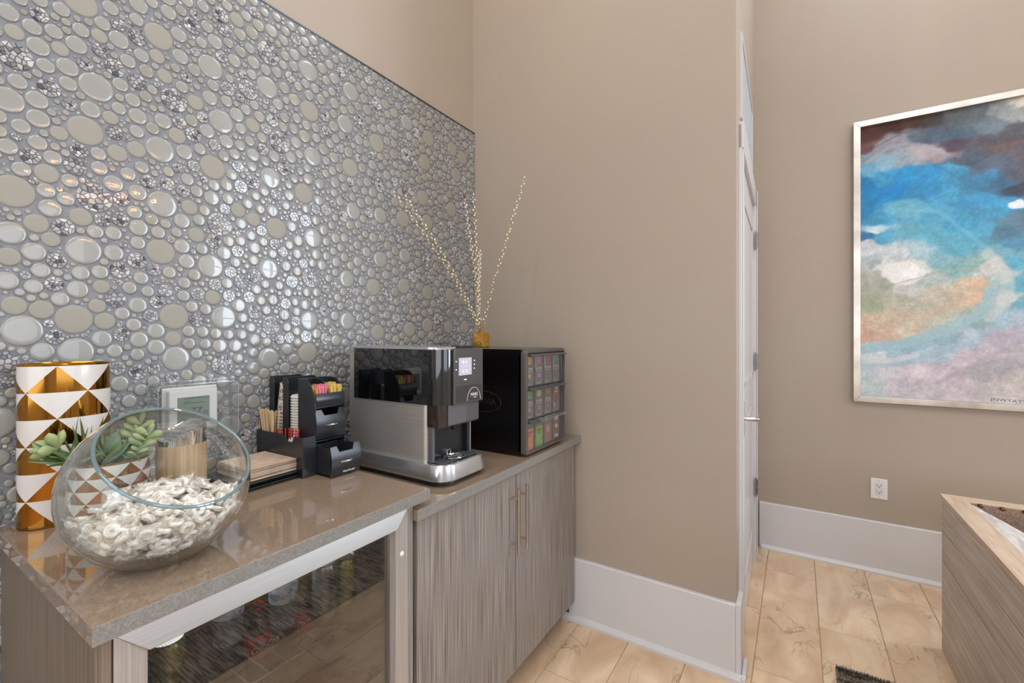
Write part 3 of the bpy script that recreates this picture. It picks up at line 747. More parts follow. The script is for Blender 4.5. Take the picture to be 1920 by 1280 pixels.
# ------------------------------------------------------------------ cabinets
ZL, ZR = 0.926, 0.878
XF = -0.887       # door face plane
XW = -1.497       # finished wall plane


def hole_prism(mb, *a): return mb


t = thing('fridge_cabinet', 'striped grey-brown end panels boxing in the drinks fridge under the taller worktop', 'cabinet', (-1.19, 0.55, 0))
box('side_panel', XW, -0.884, 0.230, 0.249, 0, 0.8965, M['laminate_side'], t, bevel=0.0008)
box('side_panel', XW, -0.884, 0.866, 0.885, 0, 0.8965, M['laminate'], t, bevel=0.0008)
box('back_panel', XW, XW + 0.01, 0.249, 0.866, 0, 0.8965, M['laminate_dark'], t)
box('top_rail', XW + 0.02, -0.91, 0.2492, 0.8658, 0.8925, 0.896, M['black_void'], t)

t = MB().box(XW, -0.863, 0.2205, 0.931, 0.8965, ZL).build('worktop', M['quartz'], bevel=0.0012, org=(-1.18, 0.55, 0.8965))
tag(t, 'taupe speckled quartz worktop with mirror polish, the taller one over the fridge', 'worktop')
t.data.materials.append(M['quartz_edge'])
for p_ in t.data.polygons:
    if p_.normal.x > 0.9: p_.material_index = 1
t = MB().box(XW, -0.867, 0.886, BY - 0.001, 0.847, ZR).build('worktop', M['quartz'], bevel=0.0012, org=(-1.18, 1.4, 0.847))
tag(t, 'taupe quartz worktop, the lower one running into the corner over the two-door cabinet', 'worktop')
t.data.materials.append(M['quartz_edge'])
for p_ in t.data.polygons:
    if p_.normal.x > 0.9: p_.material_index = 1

t = thing('base_cabinet', 'striped grey-brown two-door base cabinet with bar handles in the corner', 'cabinet', (-1.19, 1.43, 0))
box('body', XW, -0.909, 0.887, 1.955, 0.10, 0.846, M['laminate_dark'], t)
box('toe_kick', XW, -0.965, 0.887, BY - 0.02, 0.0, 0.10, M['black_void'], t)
box('filler_strip', -0.93, -0.9, 1.9555, 1.9555 + 0.001, 0.1, 0.84, M['laminate_dark'], t)
d1 = box('door', -0.907, XF, 0.903, 1.417, 0.10, 0.842, M['laminate'], t, bevel=0.0008)
d2 = box('door', -0.907, XF, 1.421, 1.938, 0.10, 0.842, M['laminate'], t, bevel=0.0008)
for dd, y in ((d1, 1.390), (d2, 1.448)):
    mb = MB(); mb.tube([(XF + 0.032, y, 0.553), (XF + 0.032, y, 0.795)], 0.006, 14)
    for z in (0.590, 0.758): mb.tube([(XF - 0.001, y, z), (XF + 0.032, y, z)], 0.0045, 10)
    mb.build('bar_handle', M['nickel'], dd, smooth=True)

# drinks fridge
t = thing('drinks_fridge', 'stainless-framed glass-door drinks fridge under the taller worktop', 'fridge', (-1.19, 0.557, 0))
FX = -0.884; fy0, fy1, fz0, fz1 = 0.2505, 0.8645, 0.10, 0.890
mb = MB()
mb.box(XW + 0.012, XW + 0.03, fy0, fy1, 0.04, fz1); mb.box(XW + 0.03, FX - 0.035, fy0, fy0 + 0.018, 0.04, fz1); mb.box(XW + 0.03, FX - 0.035, fy1 - 0.018, fy1, 0.04, fz1)
mb.box(XW + 0.03, FX - 0.035, fy0 + 0.018, fy1 - 0.018, fz1 - 0.02, fz1); mb.box(XW + 0.03, FX - 0.035, fy0 + 0.018, fy1 - 0.018, 0.04, 0.09)
mb.build('cabinet_liner', mat('fridge_liner', '4c4744', 0.5), t)
for z in (0.645, 0.415, 0.20):
    mb = MB()
    for k in range(15): mb.box(-1.45, -0.935, fy0 + 0.03 + k * 0.0395, fy0 + 0.033 + k * 0.0395, z - 0.003, z)
    for x in (-1.44, -1.2, -0.938): mb.box(x, x + 0.005, fy0 + 0.02, fy1 - 0.02, z - 0.008, z - 0.003)
    mb.box(-0.934, -0.930, fy0 + 0.02, fy1 - 0.02, z - 0.003, z)
    mb.build('wire_shelf', mat('shelf_black', '2c2a29', 0.4), t)
dr = MB().box(FX - 0.026, FX - 0.020, fy0 + 0.035, fy1 - 0.035, fz0 + 0.04, fz1 - 0.035).build('door_glass', M['fridge_glass'], t)
w_ = 0.043
rails = [('top_rail', [(fy0, fz1), (fy1, fz1), (fy1 - w_, fz1 - w_), (fy0 + w_, fz1 - w_)], 'steel_h'),
         ('bottom_rail', [(fy0, fz0), (fy1, fz0), (fy1 - w_, fz0 + w_), (fy0 + w_, fz0 + w_)], 'steel_h'),
         ('side_rail', [(fy0, fz0), (fy0 + w_, fz0 + w_), (fy0 + w_, fz1 - w_), (fy0, fz1)], 'steel_v'),
         ('side_rail', [(fy1, fz0), (fy1 - w_, fz0 + w_), (fy1 - w_, fz1 - w_), (fy1, fz1)], 'steel_v')]
for nm, poly, mm in rails:
    if nm == 'top_rail':       # bevelled grip along the top
        mb = MB(); n = 4
        a = [(FX - 0.03, p[0], p[1]) for p in poly]
        b = [(FX + 0.002, fy0, fz1), (FX + 0.002, fy1, fz1), (FX + 0.009, fy1 - w_, fz1 - w_), (FX + 0.009, fy0 + w_, fz1 - w_)]
        mb.add(a + b, [(0, 1, 2, 3), (4, 7, 6, 5), (0, 4, 5, 1), (1, 5, 6, 2), (2, 6, 7, 3), (3, 7, 4, 0)])
        mb.build(nm, M[mm], t, bevel=0.0012, label='bevelled steel grip rail')
    else:
        MB().prism(poly, 'x', FX - 0.03, FX + 0.002).build(nm, M[mm], t, bevel=0.001)
mb = MB()
rr = [(0, 0.004), (0.004, 0.0035), (0.0065, 0.001), (0.007, 0)]
seg = 16; vs = [];
rings = [[(FX + 0.002 + h, fy1 - 0.022 + r * math.cos(2 * PI * i / seg), 0.775 + r * math.sin(2 * PI * i / seg)) for i in range(seg)] for r, h in reversed(rr[1:])]
mb.loft(rings); mb.build('rail_cap', M['white'], t, smooth=True)
# printed dot border of the glass
mb = MB(); k = 0
for i in range(int((fz1 - fz0 - 0.1) / 0.0042)):
    z = fz1 - 0.046 - i * 0.0042
    n = 10
    for j in range(n):
        y = fy0 + w_ + 0.002 + j * 0.0042 + (0.0021 if i % 2 else 0); s = 0.0013 * (1 - j / 13)
        mb.add([(FX - 0.0195, y - s, z - s), (FX - 0.0195, y + s, z - s), (FX - 0.0195, y + s, z + s), (FX - 0.0195, y - s, z + s)], [(0, 1, 2, 3)])
mb.build('dot_print', M['black_void'], t, kind='stuff')

area('fridge_fill_light', (-1.15, 0.557, 0.865), (0, 0, 0), 0.3, 0.4, 1.5, (0.9, 0.97, 1))  # weak light added inside so the drinks show through the glass
# drinks inside
M['pet'] = glassy('clear_bottle_plastic', 'd5dde0', 1.45, 0.05, boost=1.5, haze=0.22, haze_col='b8c4c9')
M['water_label'] = noisy('blue_white_label', 'c9d2dc', '7f93ad', nscale=40, rough=0.4, lo=0.5, hi=0.6)
M['cola'] = mat('dark_cola', '2a1410', 0.1, coat=1); M['cola_label'] = mat('red_label', 'b02a26', 0.4)
M['can_green'] = noisy('green_gold_can', '5f7f55', 'b8b070', nscale=25, rough=0.25, metal=0.7, lo=0.45, hi=0.55)
M['can_silver'] = noisy('silver_green_can', 'b0b3ae', '5f7466', nscale=25, rough=0.25, metal=0.7, lo=0.5, hi=0.6)


def bottle(x, y, z, label, group):
    t = thing('water_bottle', label, 'bottle', (x, y, z), group)
    MB().lathe([(0.026, z), (0.031, z + 0.006), (0.030, z + 0.02), (0.032, z + 0.03), (0.030, z + 0.045), (0.032, z + 0.055), (0.032, z + 0.13), (0.026, z + 0.155), (0.014, z + 0.178), (0.013, z + 0.186)], x, y, 24).build('bottle_body', M['pet'], t, smooth=True)
    MB().lathe([(0.0325, z + 0.065), (0.0328, z + 0.066), (0.0328, z + 0.112), (0.0325, z + 0.113)], x, y, 24).build('paper_label', M['water_label'], t, smooth=True)
    MB().lathe([(0.015, z + 0.186), (0.015, z + 0.2), (0.013, z + 0.202)], x, y, 18).build('cap', M['white'], t, smooth=True)


def cola(x, y, z, label, group):
    t = thing('cola_bottle', label, 'bottle', (x, y, z), group)
    MB().lathe([(0.025, z), (0.031, z + 0.008), (0.032, z + 0.05), (0.029, z + 0.07), (0.0325, z + 0.1), (0.031, z + 0.13), (0.02, z + 0.16), (0.013, z + 0.18), (0.013, z + 0.19)], x, y, 24).build('bottle_body', M['cola'], t, smooth=True)
    MB().lathe([(0.0325, z + 0.068), (0.0335, z + 0.07), (0.0338, z + 0.125), (0.0325, z + 0.127)], x, y, 24).build('wrap_label', M['cola_label'], t, smooth=True)
    text('lettering', 'Coca-Cola', 0.022, (x + 0.0342, y, z + 0.097), ROT_X, M['print_white'], t, shear=0.4, squash=0.8)
    MB().lathe([(0.0145, z + 0.188), (0.0145, z + 0.202), (0.013, z + 0.204)], x, y, 18).build('cap', M['cola_label'], t, smooth=True)


def can(x, y, z, label, group, mm='can_green', h=0.125):
    t = thing('drinks_can', label, 'can', (x, y, z), group)
    MB().lathe([(0.022, z), (0.028, z + 0.007), (0.029, z + 0.012), (0.029, z + h - 0.014), (0.025, z + h - 0.004)], x, y, 24).build('can_body', M[mm], t, smooth=True)
    MB().lathe([(0.025, z + h - 0.004), (0.026, z + h), (0.024, z + h), (0.0235, z + h - 0.003)], x, y, 24).build('can_lid', M['silver_light'], t, smooth=True)


G = 'drinks in the fridge'
S1 = 0.6455; S2 = 0.4155; S3 = 0.2005
for x, y, l in ((-1.06, 0.624, 'clear water bottle with blue-white label, upright on the top fridge shelf right of centre'), (-1.11, 0.52, 'clear water bottle with blue-white label, upright on the top fridge shelf left of centre'),
                (-1.25, 0.60, 'clear water bottle standing second row behind the two front water bottles')):
    bottle(x, y, S1, l, G)
can(-1.01, 0.762, S1, 'green and gold drinks can, the rightmost on the top fridge shelf', G)
can(-1.13, 0.71, S1, 'green drinks can standing behind and left of the rightmost can', G)
can(-1.0, 0.695, S1, 'slim silver drinks can in front between the bottles and the green can', G, 'can_silver', 0.14)
can(-1.02, 0.37, S1, 'green-topped drinks can at the left end of the top fridge shelf', G)
cola(-1.25, 0.664, S2, 'dark cola bottle with red lettered label, left of the pair on the second shelf', G)
cola(-1.25, 0.794, S2, 'dark cola bottle with red lettered label, right of the pair on the second shelf', G)
for x, y, l in ((-1.0, 0.41, 'clear water bottle low at the left beside the cola bottles'), (-1.12, 0.36, 'clear water bottle at the far left of the second fridge shelf')):
    bottle(x, y, S2, l, G)

# ------------------------------------------------------------------ gold triangle vase


def pattern_cyl(name, cx, cy, z0, z1, ax, ay, m, parent, rot=0, u0=0.0, seg=96, thick=0.004):
    me = bpy.data.meshes.new(name); bm = bmesh.new(); uv = bm.loops.layers.uv.new('UVMap')
    # arc-length parameter so that the print is even
    P = [(ax * math.cos(2 * PI * i / 720), ay * math.sin(2 * PI * i / 720)) for i in range(721)]
    L = [0]
    for a, b in zip(P, P[1:]): L.append(L[-1] + math.hypot(b[0] - a[0], b[1] - a[1]))
    og = ORG[parent.name]
    cr, sr = math.cos(rot), math.sin(rot)
    ring = []; us = []
    for k in range(seg + 1):
        i = round(720 * k / seg) % 720; p = P[i]; ring.append((cx + p[0] * cr - p[1] * sr, cy + p[0] * sr + p[1] * cr)); us.append((L[round(720 * k / seg)]) / L[-1] + u0)
    lo = [bm.verts.new((x - og.x, y - og.y, z0 - og.z)) for x, y in ring[:-1]]; hi = [bm.verts.new((x - og.x, y - og.y, z1 - og.z)) for x, y in ring[:-1]]
    for k in range(seg):
        f = bm.faces.new((lo[k], lo[(k + 1) % seg], hi[(k + 1) % seg], hi[k])); f.smooth = True
        for l, (uu, vv) in zip(f.loops, ((us[k], 0.0001), (us[k + 1], 0.0001), (us[k + 1], 0.9999), (us[k], 0.9999))): l[uv].uv = (uu, vv)
    bm.to_mesh(me); bm.free(); me.materials.append(m)
    o = bpy.data.objects.new(name, me); C.objects.link(o); o.parent = parent
    return o, ring[:-1]


vz = ZL + 0.0005
t = thing('oval_vase', 'tall oval vase printed with white and mirror-gold triangles at the counter end', 'vase', (-1.437, 0.322, vz))
ob, ring = pattern_cyl('vase_body', -1.437, 0.322, vz + 0.003, vz + 0.357, 0.050, 0.079, M['vase_tri'], t, u0=0.185)
n = len(ring)


def inset(ring, cx, cy, k): return [(cx + (x - cx) * k, cy + (y - cy) * k) for x, y in ring]


mb = MB(); cx, cy = -1.437, 0.322
mb.loft([[(x, y, z) for x, y in inset(ring, cx, cy, k)] for k, z in ((0.999, vz + 0.356), (1.004, vz + 0.360), (0.97, vz + 0.362), (0.93, vz + 0.358), (0.92, vz + 0.2), (0.90, vz + 0.02))], cap=False)
mb.build('gold_rim', M['gold'], t, smooth=True, label='mirror-gold rim and lining')
mb = MB(); mb.loft([[(x, y, z) for x, y in inset(ring, cx, cy, k)] for k, z in ((0.95, vz), (1.0, vz + 0.004), (1.0, vz + 0.006))]); mb.build('foot', M['gold'], t, smooth=True)

# ------------------------------------------------------------------ succulent pot
pc = Vector((-1.280, 0.357, vz)); pr = 0.070; ph = 0.152
t = thing('succulent_pot', 'round pot of mixed succulents with small white and gold triangles behind the glass bowl', 'potted plant', pc)
pattern_cyl('pot_body', pc.x, pc.y, vz + 0.001, vz + ph, pr, pr, M['pot_tri'], t, u0=0.02)
mb = MB(); mb.lathe([(pr - 0.001, vz + ph - 0.001), (pr + 0.0015, vz + ph + 0.002), (pr - 0.003, vz + ph + 0.004), (pr - 0.006, vz + ph), (pr - 0.006, vz + ph - 0.03)], pc.x, pc.y, 48, cap=False)
mb.build('gold_rim', M['gold'], t, smooth=True)
MB().lathe([(0.001, vz + 0.0005), (pr - 0.004, vz + 0.0005), (pr - 0.004, vz + 0.001)], pc.x, pc.y, 32).build('pot_base', M['gold'], t)
mb = MB(); mb.lathe([(pr - 0.007, vz + ph - 0.02), (pr * 0.6, vz + ph - 0.012), (0.002, vz + ph - 0.008)], pc.x, pc.y, 28); mb.build('soil', M['soil'], t, smooth=True)


def leaf_mesh(name, L, W, T, m, tip=1.0, curl=0.0, seg=8, rows=7):
    """leaf along +z, wide on x, thick on y"""
    rings = []
    for i in range(rows + 1):
        q = i / rows
        wv = W * (math.sin(PI * min(1, q ** tip * 0.93 + 0.07)) ** 0.8 if tip != 0 else (1 - q) ** 0.7) * 0.5 + 0.0003
        th = T * 0.5 * max(0.12, wv / (W * 0.5))
        yoff = curl * L * q * q
        rings.append([(wv * math.cos(2 * PI * k / seg), yoff + th * math.sin(2 * PI * k / seg), q * L) for k in range(seg)])
    mb = MB().loft(rings); me = bpy.data.meshes.new(name); me.from_pydata(mb.v, [], mb.f); me.materials.append(m)
    me.polygons.foreach_set('use_smooth', [len(f) == 4 for f in mb.f]); me.update(); return me


LM = {'chub': leaf_mesh('leaf', 0.036, 0.019, 0.012, M['leaf_pale'], 1.7), 'chub_small': leaf_mesh('leaf', 0.024, 0.014, 0.009, M['leaf_pale'], 1.7),
      'spike': leaf_mesh('leaf', 0.080, 0.010, 0.004, M['leaf_dark'], 0, 0.15), 'spike_mid': leaf_mesh('leaf', 0.060, 0.009, 0.004, M['leaf_mid'], 0, 0.2),
      'broad': leaf_mesh('leaf', 0.055, 0.022, 0.004, M['leaf_mid'], 1.1, 0.25), 'blue': leaf_mesh('leaf', 0.055, 0.026, 0.004, M['leaf_blue'], 1.1, 0.25),
      'dark_broad': leaf_mesh('leaf', 0.045, 0.022, 0.004, M['leaf_dark'], 1.0, 0.2)}


def put_leaf(kind, base, direction, roll=0.0, s=1.0):
    o = bpy.data.objects.new('leaf', LM[kind]); C.objects.link(o); o.parent = t
    q = Vector(direction).normalized().to_track_quat('Z', 'Y')
    o.rotation_mode = 'QUATERNION'
    from mathutils import Quaternion
    o.rotation_quaternion = q @ Quaternion((0, 0, 1), roll)
    o.location = Vector(base) - pc; o.scale = (s, s, s)
    return o


RT = Vector((0.27, 0.963, 0)); TW = Vector((0.963, -0.27, 0)); UP = Vector((0, 0, 1))
pt = pc + Vector((0, 0, ph))
rl = random.Random(3)
# left: chubby pale sprig reaching out in front of the vase
mb = MB(); s0 = pt - RT * 0.035 - UP * 0.012; s1 = pt - RT * 0.080 + UP * 0.038 + TW * 0.015
mb.tube([s0, (s0 + s1) / 2 + UP * 0.008, s1], [0.003, 0.0025, 0.002], 8); mb.build('stem', M['leaf_mid'], t, smooth=True)
for dv, r_ in (((-1, 0.15, 0.3), 0), ((-1, -0.25, 0.1), 1), ((-1, 0.5, -0.1), 2), ((-0.3, 0.9, 0.3), 0.5), ((0.2, 0.9, 0.1), 0.8), ((-0.5, 0.1, 0.6), 1.7)):
    put_leaf('chub', s1, RT * dv[0] + UP * dv[1] + TW * dv[2], r_, 1.15)
# left spiky cluster
c0 = pt - RT * 0.052 + UP * 0.008 + TW * 0.012
for i in range(40):
    a = rl.uniform(0, 2 * PI); e = rl.uniform(0.15, 1.1)
    d_ = RT * (math.cos(a) - 0.55) + TW * (math.sin(a) * 0.6 + 0.15) + UP * e
    put_leaf('spike' if i % 3 else 'spike_mid', c0 + RT * rl.uniform(-0.012, 0.012) + TW * rl.uniform(-0.01, 0.02), d_, rl.uniform(0, 6), rl.uniform(0.75, 1.1))
for i in range(3):
    put_leaf('spike', c0 + RT * (0.0 + 0.012 * i), RT * (-0.12 + 0.13 * i) + UP, i, 1.15)
# middle: long blades and broad leaves
c1 = pt - UP * 0.008
for i in range(26):
    a = 2 * PI * i / 13 + rl.uniform(-0.2, 0.2)
    put_leaf(('broad', 'blue', 'spike_mid')[i % 3], c1 + RT * rl.uniform(-0.015, 0.02) - TW * 0.01, RT * math.cos(a) * 0.8 + TW * math.sin(a) * 0.7 + UP * rl.uniform(0.45, 1.2), rl.uniform(-0.5, 0.5), rl.uniform(1.0, 1.45))
for i in range(5):
    put_leaf('dark_broad', c1 - RT * 0.01 - TW * 0.02 + UP * 0.01, RT * (-0.7 + 0.35 * i) - TW * 0.3 + UP, 0.4 * i, 1.1)
# right: jade sprigs
for sx, hx, fw in ((0.030, 0.070, 0.0), (0.045, 0.045, 0.015)):
    b0 = pt + RT * sx * 0.8 - UP * 0.01 + TW * fw; b1 = pt + RT * (sx + 0.022) + UP * hx + TW * fw
    mb = MB(); mb.tube([b0, (b0 + b1) / 2 - RT * 0.004, b1], [0.003, 0.0026, 0.002], 8); mb.build('stem', M['leaf_mid'], t, smooth=True)
    for i in range(9):
        q = 0.25 + 0.75 * i / 8; p = b0 + (b1 - b0) * q; sd = 1 if i % 2 else -1
        put_leaf('chub' if i > 2 else 'chub_small', p, RT * (0.9 * sd + 0.25) + UP * 0.55 + TW * rl.uniform(-0.4, 0.6), rl.uniform(0, 6), 0.9)
    put_leaf('chub', b1, RT * 0.2 + UP, 0.3, 0.9)
c2 = pt + RT * 0.045 + TW * 0.02 - UP * 0.005
for i in range(9):
    a = 2 * PI * i / 9
    put_leaf('broad', c2, RT * (math.cos(a) + 0.3) + TW * math.sin(a) + UP * rl.uniform(0.2, 0.5), 0, rl.uniform(0.55, 0.75))
for i in range(6):     # trailing curls over the rim
    put_leaf('spike_mid', pt + RT * (-0.02 + 0.014 * i) + TW * 0.045 - UP * 0.004, RT * rl.uniform(-0.8, 0.8) + TW * 0.8 + UP * 0.35, 0, 0.45)

# ------------------------------------------------------------------ bamboo canister
bc = Vector((-1.262, 0.487, vz)); br = 0.0505
t = thing('bamboo_canister', 'round bamboo canister with slanted chrome lid behind the glass bowl', 'canister', bc)
mb = MB(); mb.lathe([(br - 0.002, vz), (br, vz + 0.002), (br, vz + 0.166)], bc.x, bc.y, 48); mb.build('bamboo_body', M['bamboo'], t, smooth=True)
seg = 48; sl = []
TWb = Vector((0.93, -0.36, 0)); RTb = Vector((0.36, 0.93, 0))
for i in range(seg):
    a = 2 * PI * i / seg; x, y = br * math.cos(a), br * math.sin(a)
    s_ = (x * RTb.x + y * RTb.y) / br; f_ = (x * TWb.x + y * TWb.y) / br
    sl.append((x, y, vz + 0.197 + 0.012 * s_ - 0.010 * f_ + 0.004 * math.cos(3 * a)))
mb = MB()
mb.loft([[(bc.x + x, bc.y + y, vz + 0.166) for x, y, z in sl], [(bc.x + x, bc.y + y, z) for x, y, z in sl], [(bc.x + x * 0.93, bc.y + y * 0.93, z + 0.002) for x, y, z in sl],
         [(bc.x + x * 0.86, bc.y + y * 0.86, z - 0.004) for x, y, z in sl], [(bc.x + x * 0.3, bc.y + y * 0.3, vz + 0.194) for x, y, z in sl]])
mb.build('chrome_lid', M['chrome'], t, smooth=True, flat_angle=60)

# ------------------------------------------------------------------ glass bowl of mints
BCn = Vector((-1.041, 0.368, vz + 0.137)); BR = 0.15
nrm = Vector((0.0534, 0.0115, 0.068)).normalized()
t = thing('glass_bowl', 'large round slant-cut clear glass bowl holding wrapped mints', 'bowl', (BCn.x, BCn.y, vz))
ua = nrm.cross(Vector((0, 1, 0))).normalized(); ub = nrm.cross(ua)
th0 = math.acos(0.080 / 0.15); rings = []; seg = 72


def ringof(R, th, zmin):
    out = []
    for k in range(seg):
        a = 2 * PI * k / seg
        p = BCn + nrm * (R * math.cos(th)) + (ua * math.cos(a) + ub * math.sin(a)) * (R * math.sin(th))
        p.z = max(p.z, zmin); out.append(p)
    return out


NR = 36
for i in range(NR + 1): rings.append(ringof(BR, PI - 0.02 - (PI - 0.02 - th0) * i / NR, vz))
for i in range(NR + 1): rings.append(ringof(BR - 0.0042, th0 + (PI - 0.02 - th0) * i / NR, vz + 0.007))
MB().loft(rings).build('bowl_body', M['glass'], t, smooth=True, flat_angle=60)
mb = MB(); rc_ = BCn + nrm * 0.080; rr_ = BR * math.sin(th0) - 0.002
pts = [rc_ + (ua * math.cos(2 * PI * k / 72) + ub * math.sin(2 * PI * k / 72)) * rr_ for k in range(73)]
mb.tube(pts, 0.0032, 10); mb.build('bowl_rim', M['rim_glass'], t, smooth=True)

# mints: ring sweets in crumpled clear wrappers
def mint_mesh():
    R, r, s1_, s2_ = 0.0078, 0.0047, 20, 10; vs = []; fs = []
    for i in range(s1_):
        for j in range(s2_):
            a = 2 * PI * i / s1_; b = 2 * PI * j / s2_
            vs.append(((R + r * math.cos(b)) * math.cos(a), (R + r * math.cos(b)) * math.sin(a), 0.95 * r * math.sin(b)))
            fs.append((i * s2_ + j, ((i + 1) % s1_) * s2_ + j, ((i + 1) % s1_) * s2_ + (j + 1) % s2_, i * s2_ + (j + 1) % s2_))
    return mesh_of('mint', vs, fs, None, M['mint'], True)


def wrapper_mesh(seed):
    r = random.Random(seed); nx, ny = 9, 5; vs = []; fs = []
    for side in (1, -1):
        b = len(vs)
        for i in range(nx):
            for j in range(ny):
                q = i / (nx - 1) * 2 - 1; p = j / (ny - 1) * 2 - 1
                x = q * 0.0215; wy = 0.0135 if abs(q) < 0.55 else 0.0105 + 0.004 * (abs(q) - 0.55) / 0.45
                z = side * 0.0056 * max(0, 1 - (abs(q) / 0.62) ** 3) * max(0, 1 - abs(p) ** 3)
                vs.append((x + r.uniform(-1, 1) * 0.0008, p * wy + r.uniform(-1, 1) * 0.0008, z + r.uniform(-1, 1) * (0.0008 if abs(q) < 0.6 else 0.0026)))
        for i in range(nx - 1):
            for j in range(ny - 1): a = b + i * ny + j; fs.append((a, a + ny, a + ny + 1, a + 1))
    return mesh_of('wrapper', vs, fs, None, M['film'])


mm_ = mint_mesh(); wm = [wrapper_mesh(i) for i in range(5)]
rm = random.Random(21); spots = []
BI = BR - 0.0045


def inside(p, mrg):
    return (p - BCn).length < BI - mrg and p.z > vz + 0.008 + mrg * 0.45 and (p - BCn).dot(nrm) < 0.080 - 0.012


def heap(p):
    q = (p - BCn); return vz + 0.098 + 0.020 * math.exp(-((q.x + 0.05) ** 2 + (q.y - 0.02) ** 2) / 0.004) - 0.12 * max(0, q.x - 0.05) + 0.03 * q.y


tries = 0
zc = vz + 0.015
while len(spots) < 290 and tries < 60000:
    tries += 1
    p = BCn + Vector((rm.uniform(-1, 1), rm.uniform(-1, 1), rm.uniform(-1, 0.2))) * BI
    if not inside(p, 0.0135) or p.z > heap(p): continue
    depth_ok = (p - BCn).length > BI - 0.034 or p.z > heap(p) - 0.03
    if not depth_ok: continue
    if all((p - s).length > 0.0172 for s in spots): spots.append(p)
print('mints', len(spots))
for i, p in enumerate(spots):
    o = bpy.data.objects.new('wrapped_mint', mm_); C.objects.link(o)
    rot = (rm.gauss(0, 0.5), rm.gauss(0, 0.5), rm.uniform(0, 6.28))
    q = p - BCn
    if q.length > BI - 0.02 and q.z < -0.02 and rm.random() < 0.6:      # lying against the glass
        qq = (-q).normalized().to_track_quat('Z', 'Y').to_euler(); rot = (qq.x, qq.y, qq.z)
    o.location = p; o.rotation_euler = rot
    topm = p.z > heap(p) - 0.02
    tag(o, 'white ring-shaped mint in clear wrapper lying in the glass bowl', 'sweet', 'wrapped mints in the glass bowl')
    if topm or i % 3 != 1:
        wv = bpy.data.objects.new('wrapper', wm[i % 5]); C.objects.link(wv); wv.parent = o; wv.rotation_euler = (0, 0, rm.uniform(0, 6.28)); 

# ------------------------------------------------------------------ thermostat in its lock box
t = thing('thermostat', 'white wall thermostat with green-grey display inside the clear lock box', 'thermostat', (-1.497, 0.597, 1.075))
box('backplate', -1.4975, -1.490, 0.528, 0.668, 1.072, 1.204, M['white'], t, bevel=0.003)
box('housing', -1.490, -1.468, 0.536, 0.660, 1.080, 1.197, M['white'], t, bevel=0.004)
box('display', -1.468, -1.4668, 0.556, 0.637, 1.100, 1.176, M['lcd'], t)
text('digits', '77', 0.030, (-1.4664, 0.600, 1.133), ROT_X, M['lcd_ink'], t, shear=0.15)
text('small_digits', '72', 0.013, (-1.4664, 0.627, 1.128), ROT_X, M['lcd_ink'], t)
mb = MB()
for z, a, b in ((1.170, 0.572, 0.598), (1.170, 0.602, 0.630), (1.162, 0.572, 0.590), (1.157, 0.570, 0.582), (1.157, 0.585, 0.604), (1.157, 0.606, 0.622), (1.108, 0.575, 0.615)):
    y = a
    while y < b: mb.box(-1.4668, -1.4664, y, y + 0.0016, z, z + 0.003); y += 0.0026
mb.build('display_marks', M['lcd_ink'], t, kind='stuff')
t = thing('lock_box', 'clear acrylic lock box over the thermostat on the mosaic wall', 'box', (-1.4975, 0.604, 1.06))
y0, y1, z0, z1, xf = 0.502, 0.707, 1.056, 1.214, -1.444
R_ = rounded(y0, y1, z0, z1, (0.012,) * 4); R2 = rounded(y0 + 0.004, y1 - 0.004, z0 + 0.004, z1 - 0.004, (0.009,) * 4); Rb = rounded(y0 - 0.006, y1 + 0.006, z0 - 0.006, z1 + 0.006, (0.013,) * 4)
mb = MB(); mb.loft([[(-1.4935, y, z) for y, z in R_], [(xf, y, z) for y, z in R_]], cap=False)
mb.loft([[(xf, y, z) for y, z in R_], [(xf + 0.002, y, z) for y, z in R2]], cap=False)
n = len(R2); mb.add([(xf + 0.002, y, z) for y, z in R2], [tuple(range(n))])
mb.build('cover', M['acrylic'], t, smooth=True)
mb = MB(); mb.loft([[(-1.4975, y, z) for y, z in Rb], [(-1.4935, y, z) for y, z in Rb], [(-1.4935, y, z) for y, z in R_], [(-1.4975, y, z) for y, z in R_]], cap=False)
mb.build('base_ring', M['acrylic'], t)
mb = MB(); mb.tube([(xf, y, z) for y, z in R_] + [(xf, R_[0][0], R_[0][1])], 0.0012, 6); mb.build('cover_edge', M['edge_acrylic'], t, smooth=True)
mb = MB(); mb.tube([(-1.4945, y, z) for y, z in Rb] + [(-1.4945, Rb[0][0], Rb[0][1])], 0.001, 6); mb.build('base_edge', M['edge_acrylic'], t, smooth=True)
mb = MB()
for k in range(9): mb.box(-1.493, xf + 0.004, y0 - 0.0015, y0, z1 - 0.04 - k * 0.006, z1 - 0.0375 - k * 0.006)
for k in range(7): mb.box(-1.4685, -1.4683, 0.676, 0.690, 1.10 + k * 0.008, 1.103 + k * 0.008)
mb.build('vent_ribs', M['edge_acrylic'], t)
box('red_tab', -1.452, -1.4505, 0.612, 0.632, 1.0625, 1.0665, mat('red_tab', 'c65f62', 0.5), t)

# ------------------------------------------------------------------ napkins on two black trays
TC = Vector((-1.352, 0.716, 0)); ta = 0.02; ct, st = math.cos(ta), math.sin(ta)


def rect(hx, hy, z, rot=0.0, dx=0, dy=0):
    a = ta + rot; c, s = math.cos(a), math.sin(a)
    return [(TC.x + dx + x * c - y * s, TC.y + dy + x * s + y * c, z) for x, y in ((-hx, -hy), (hx, -hy), (hx, hy), (-hx, hy))]


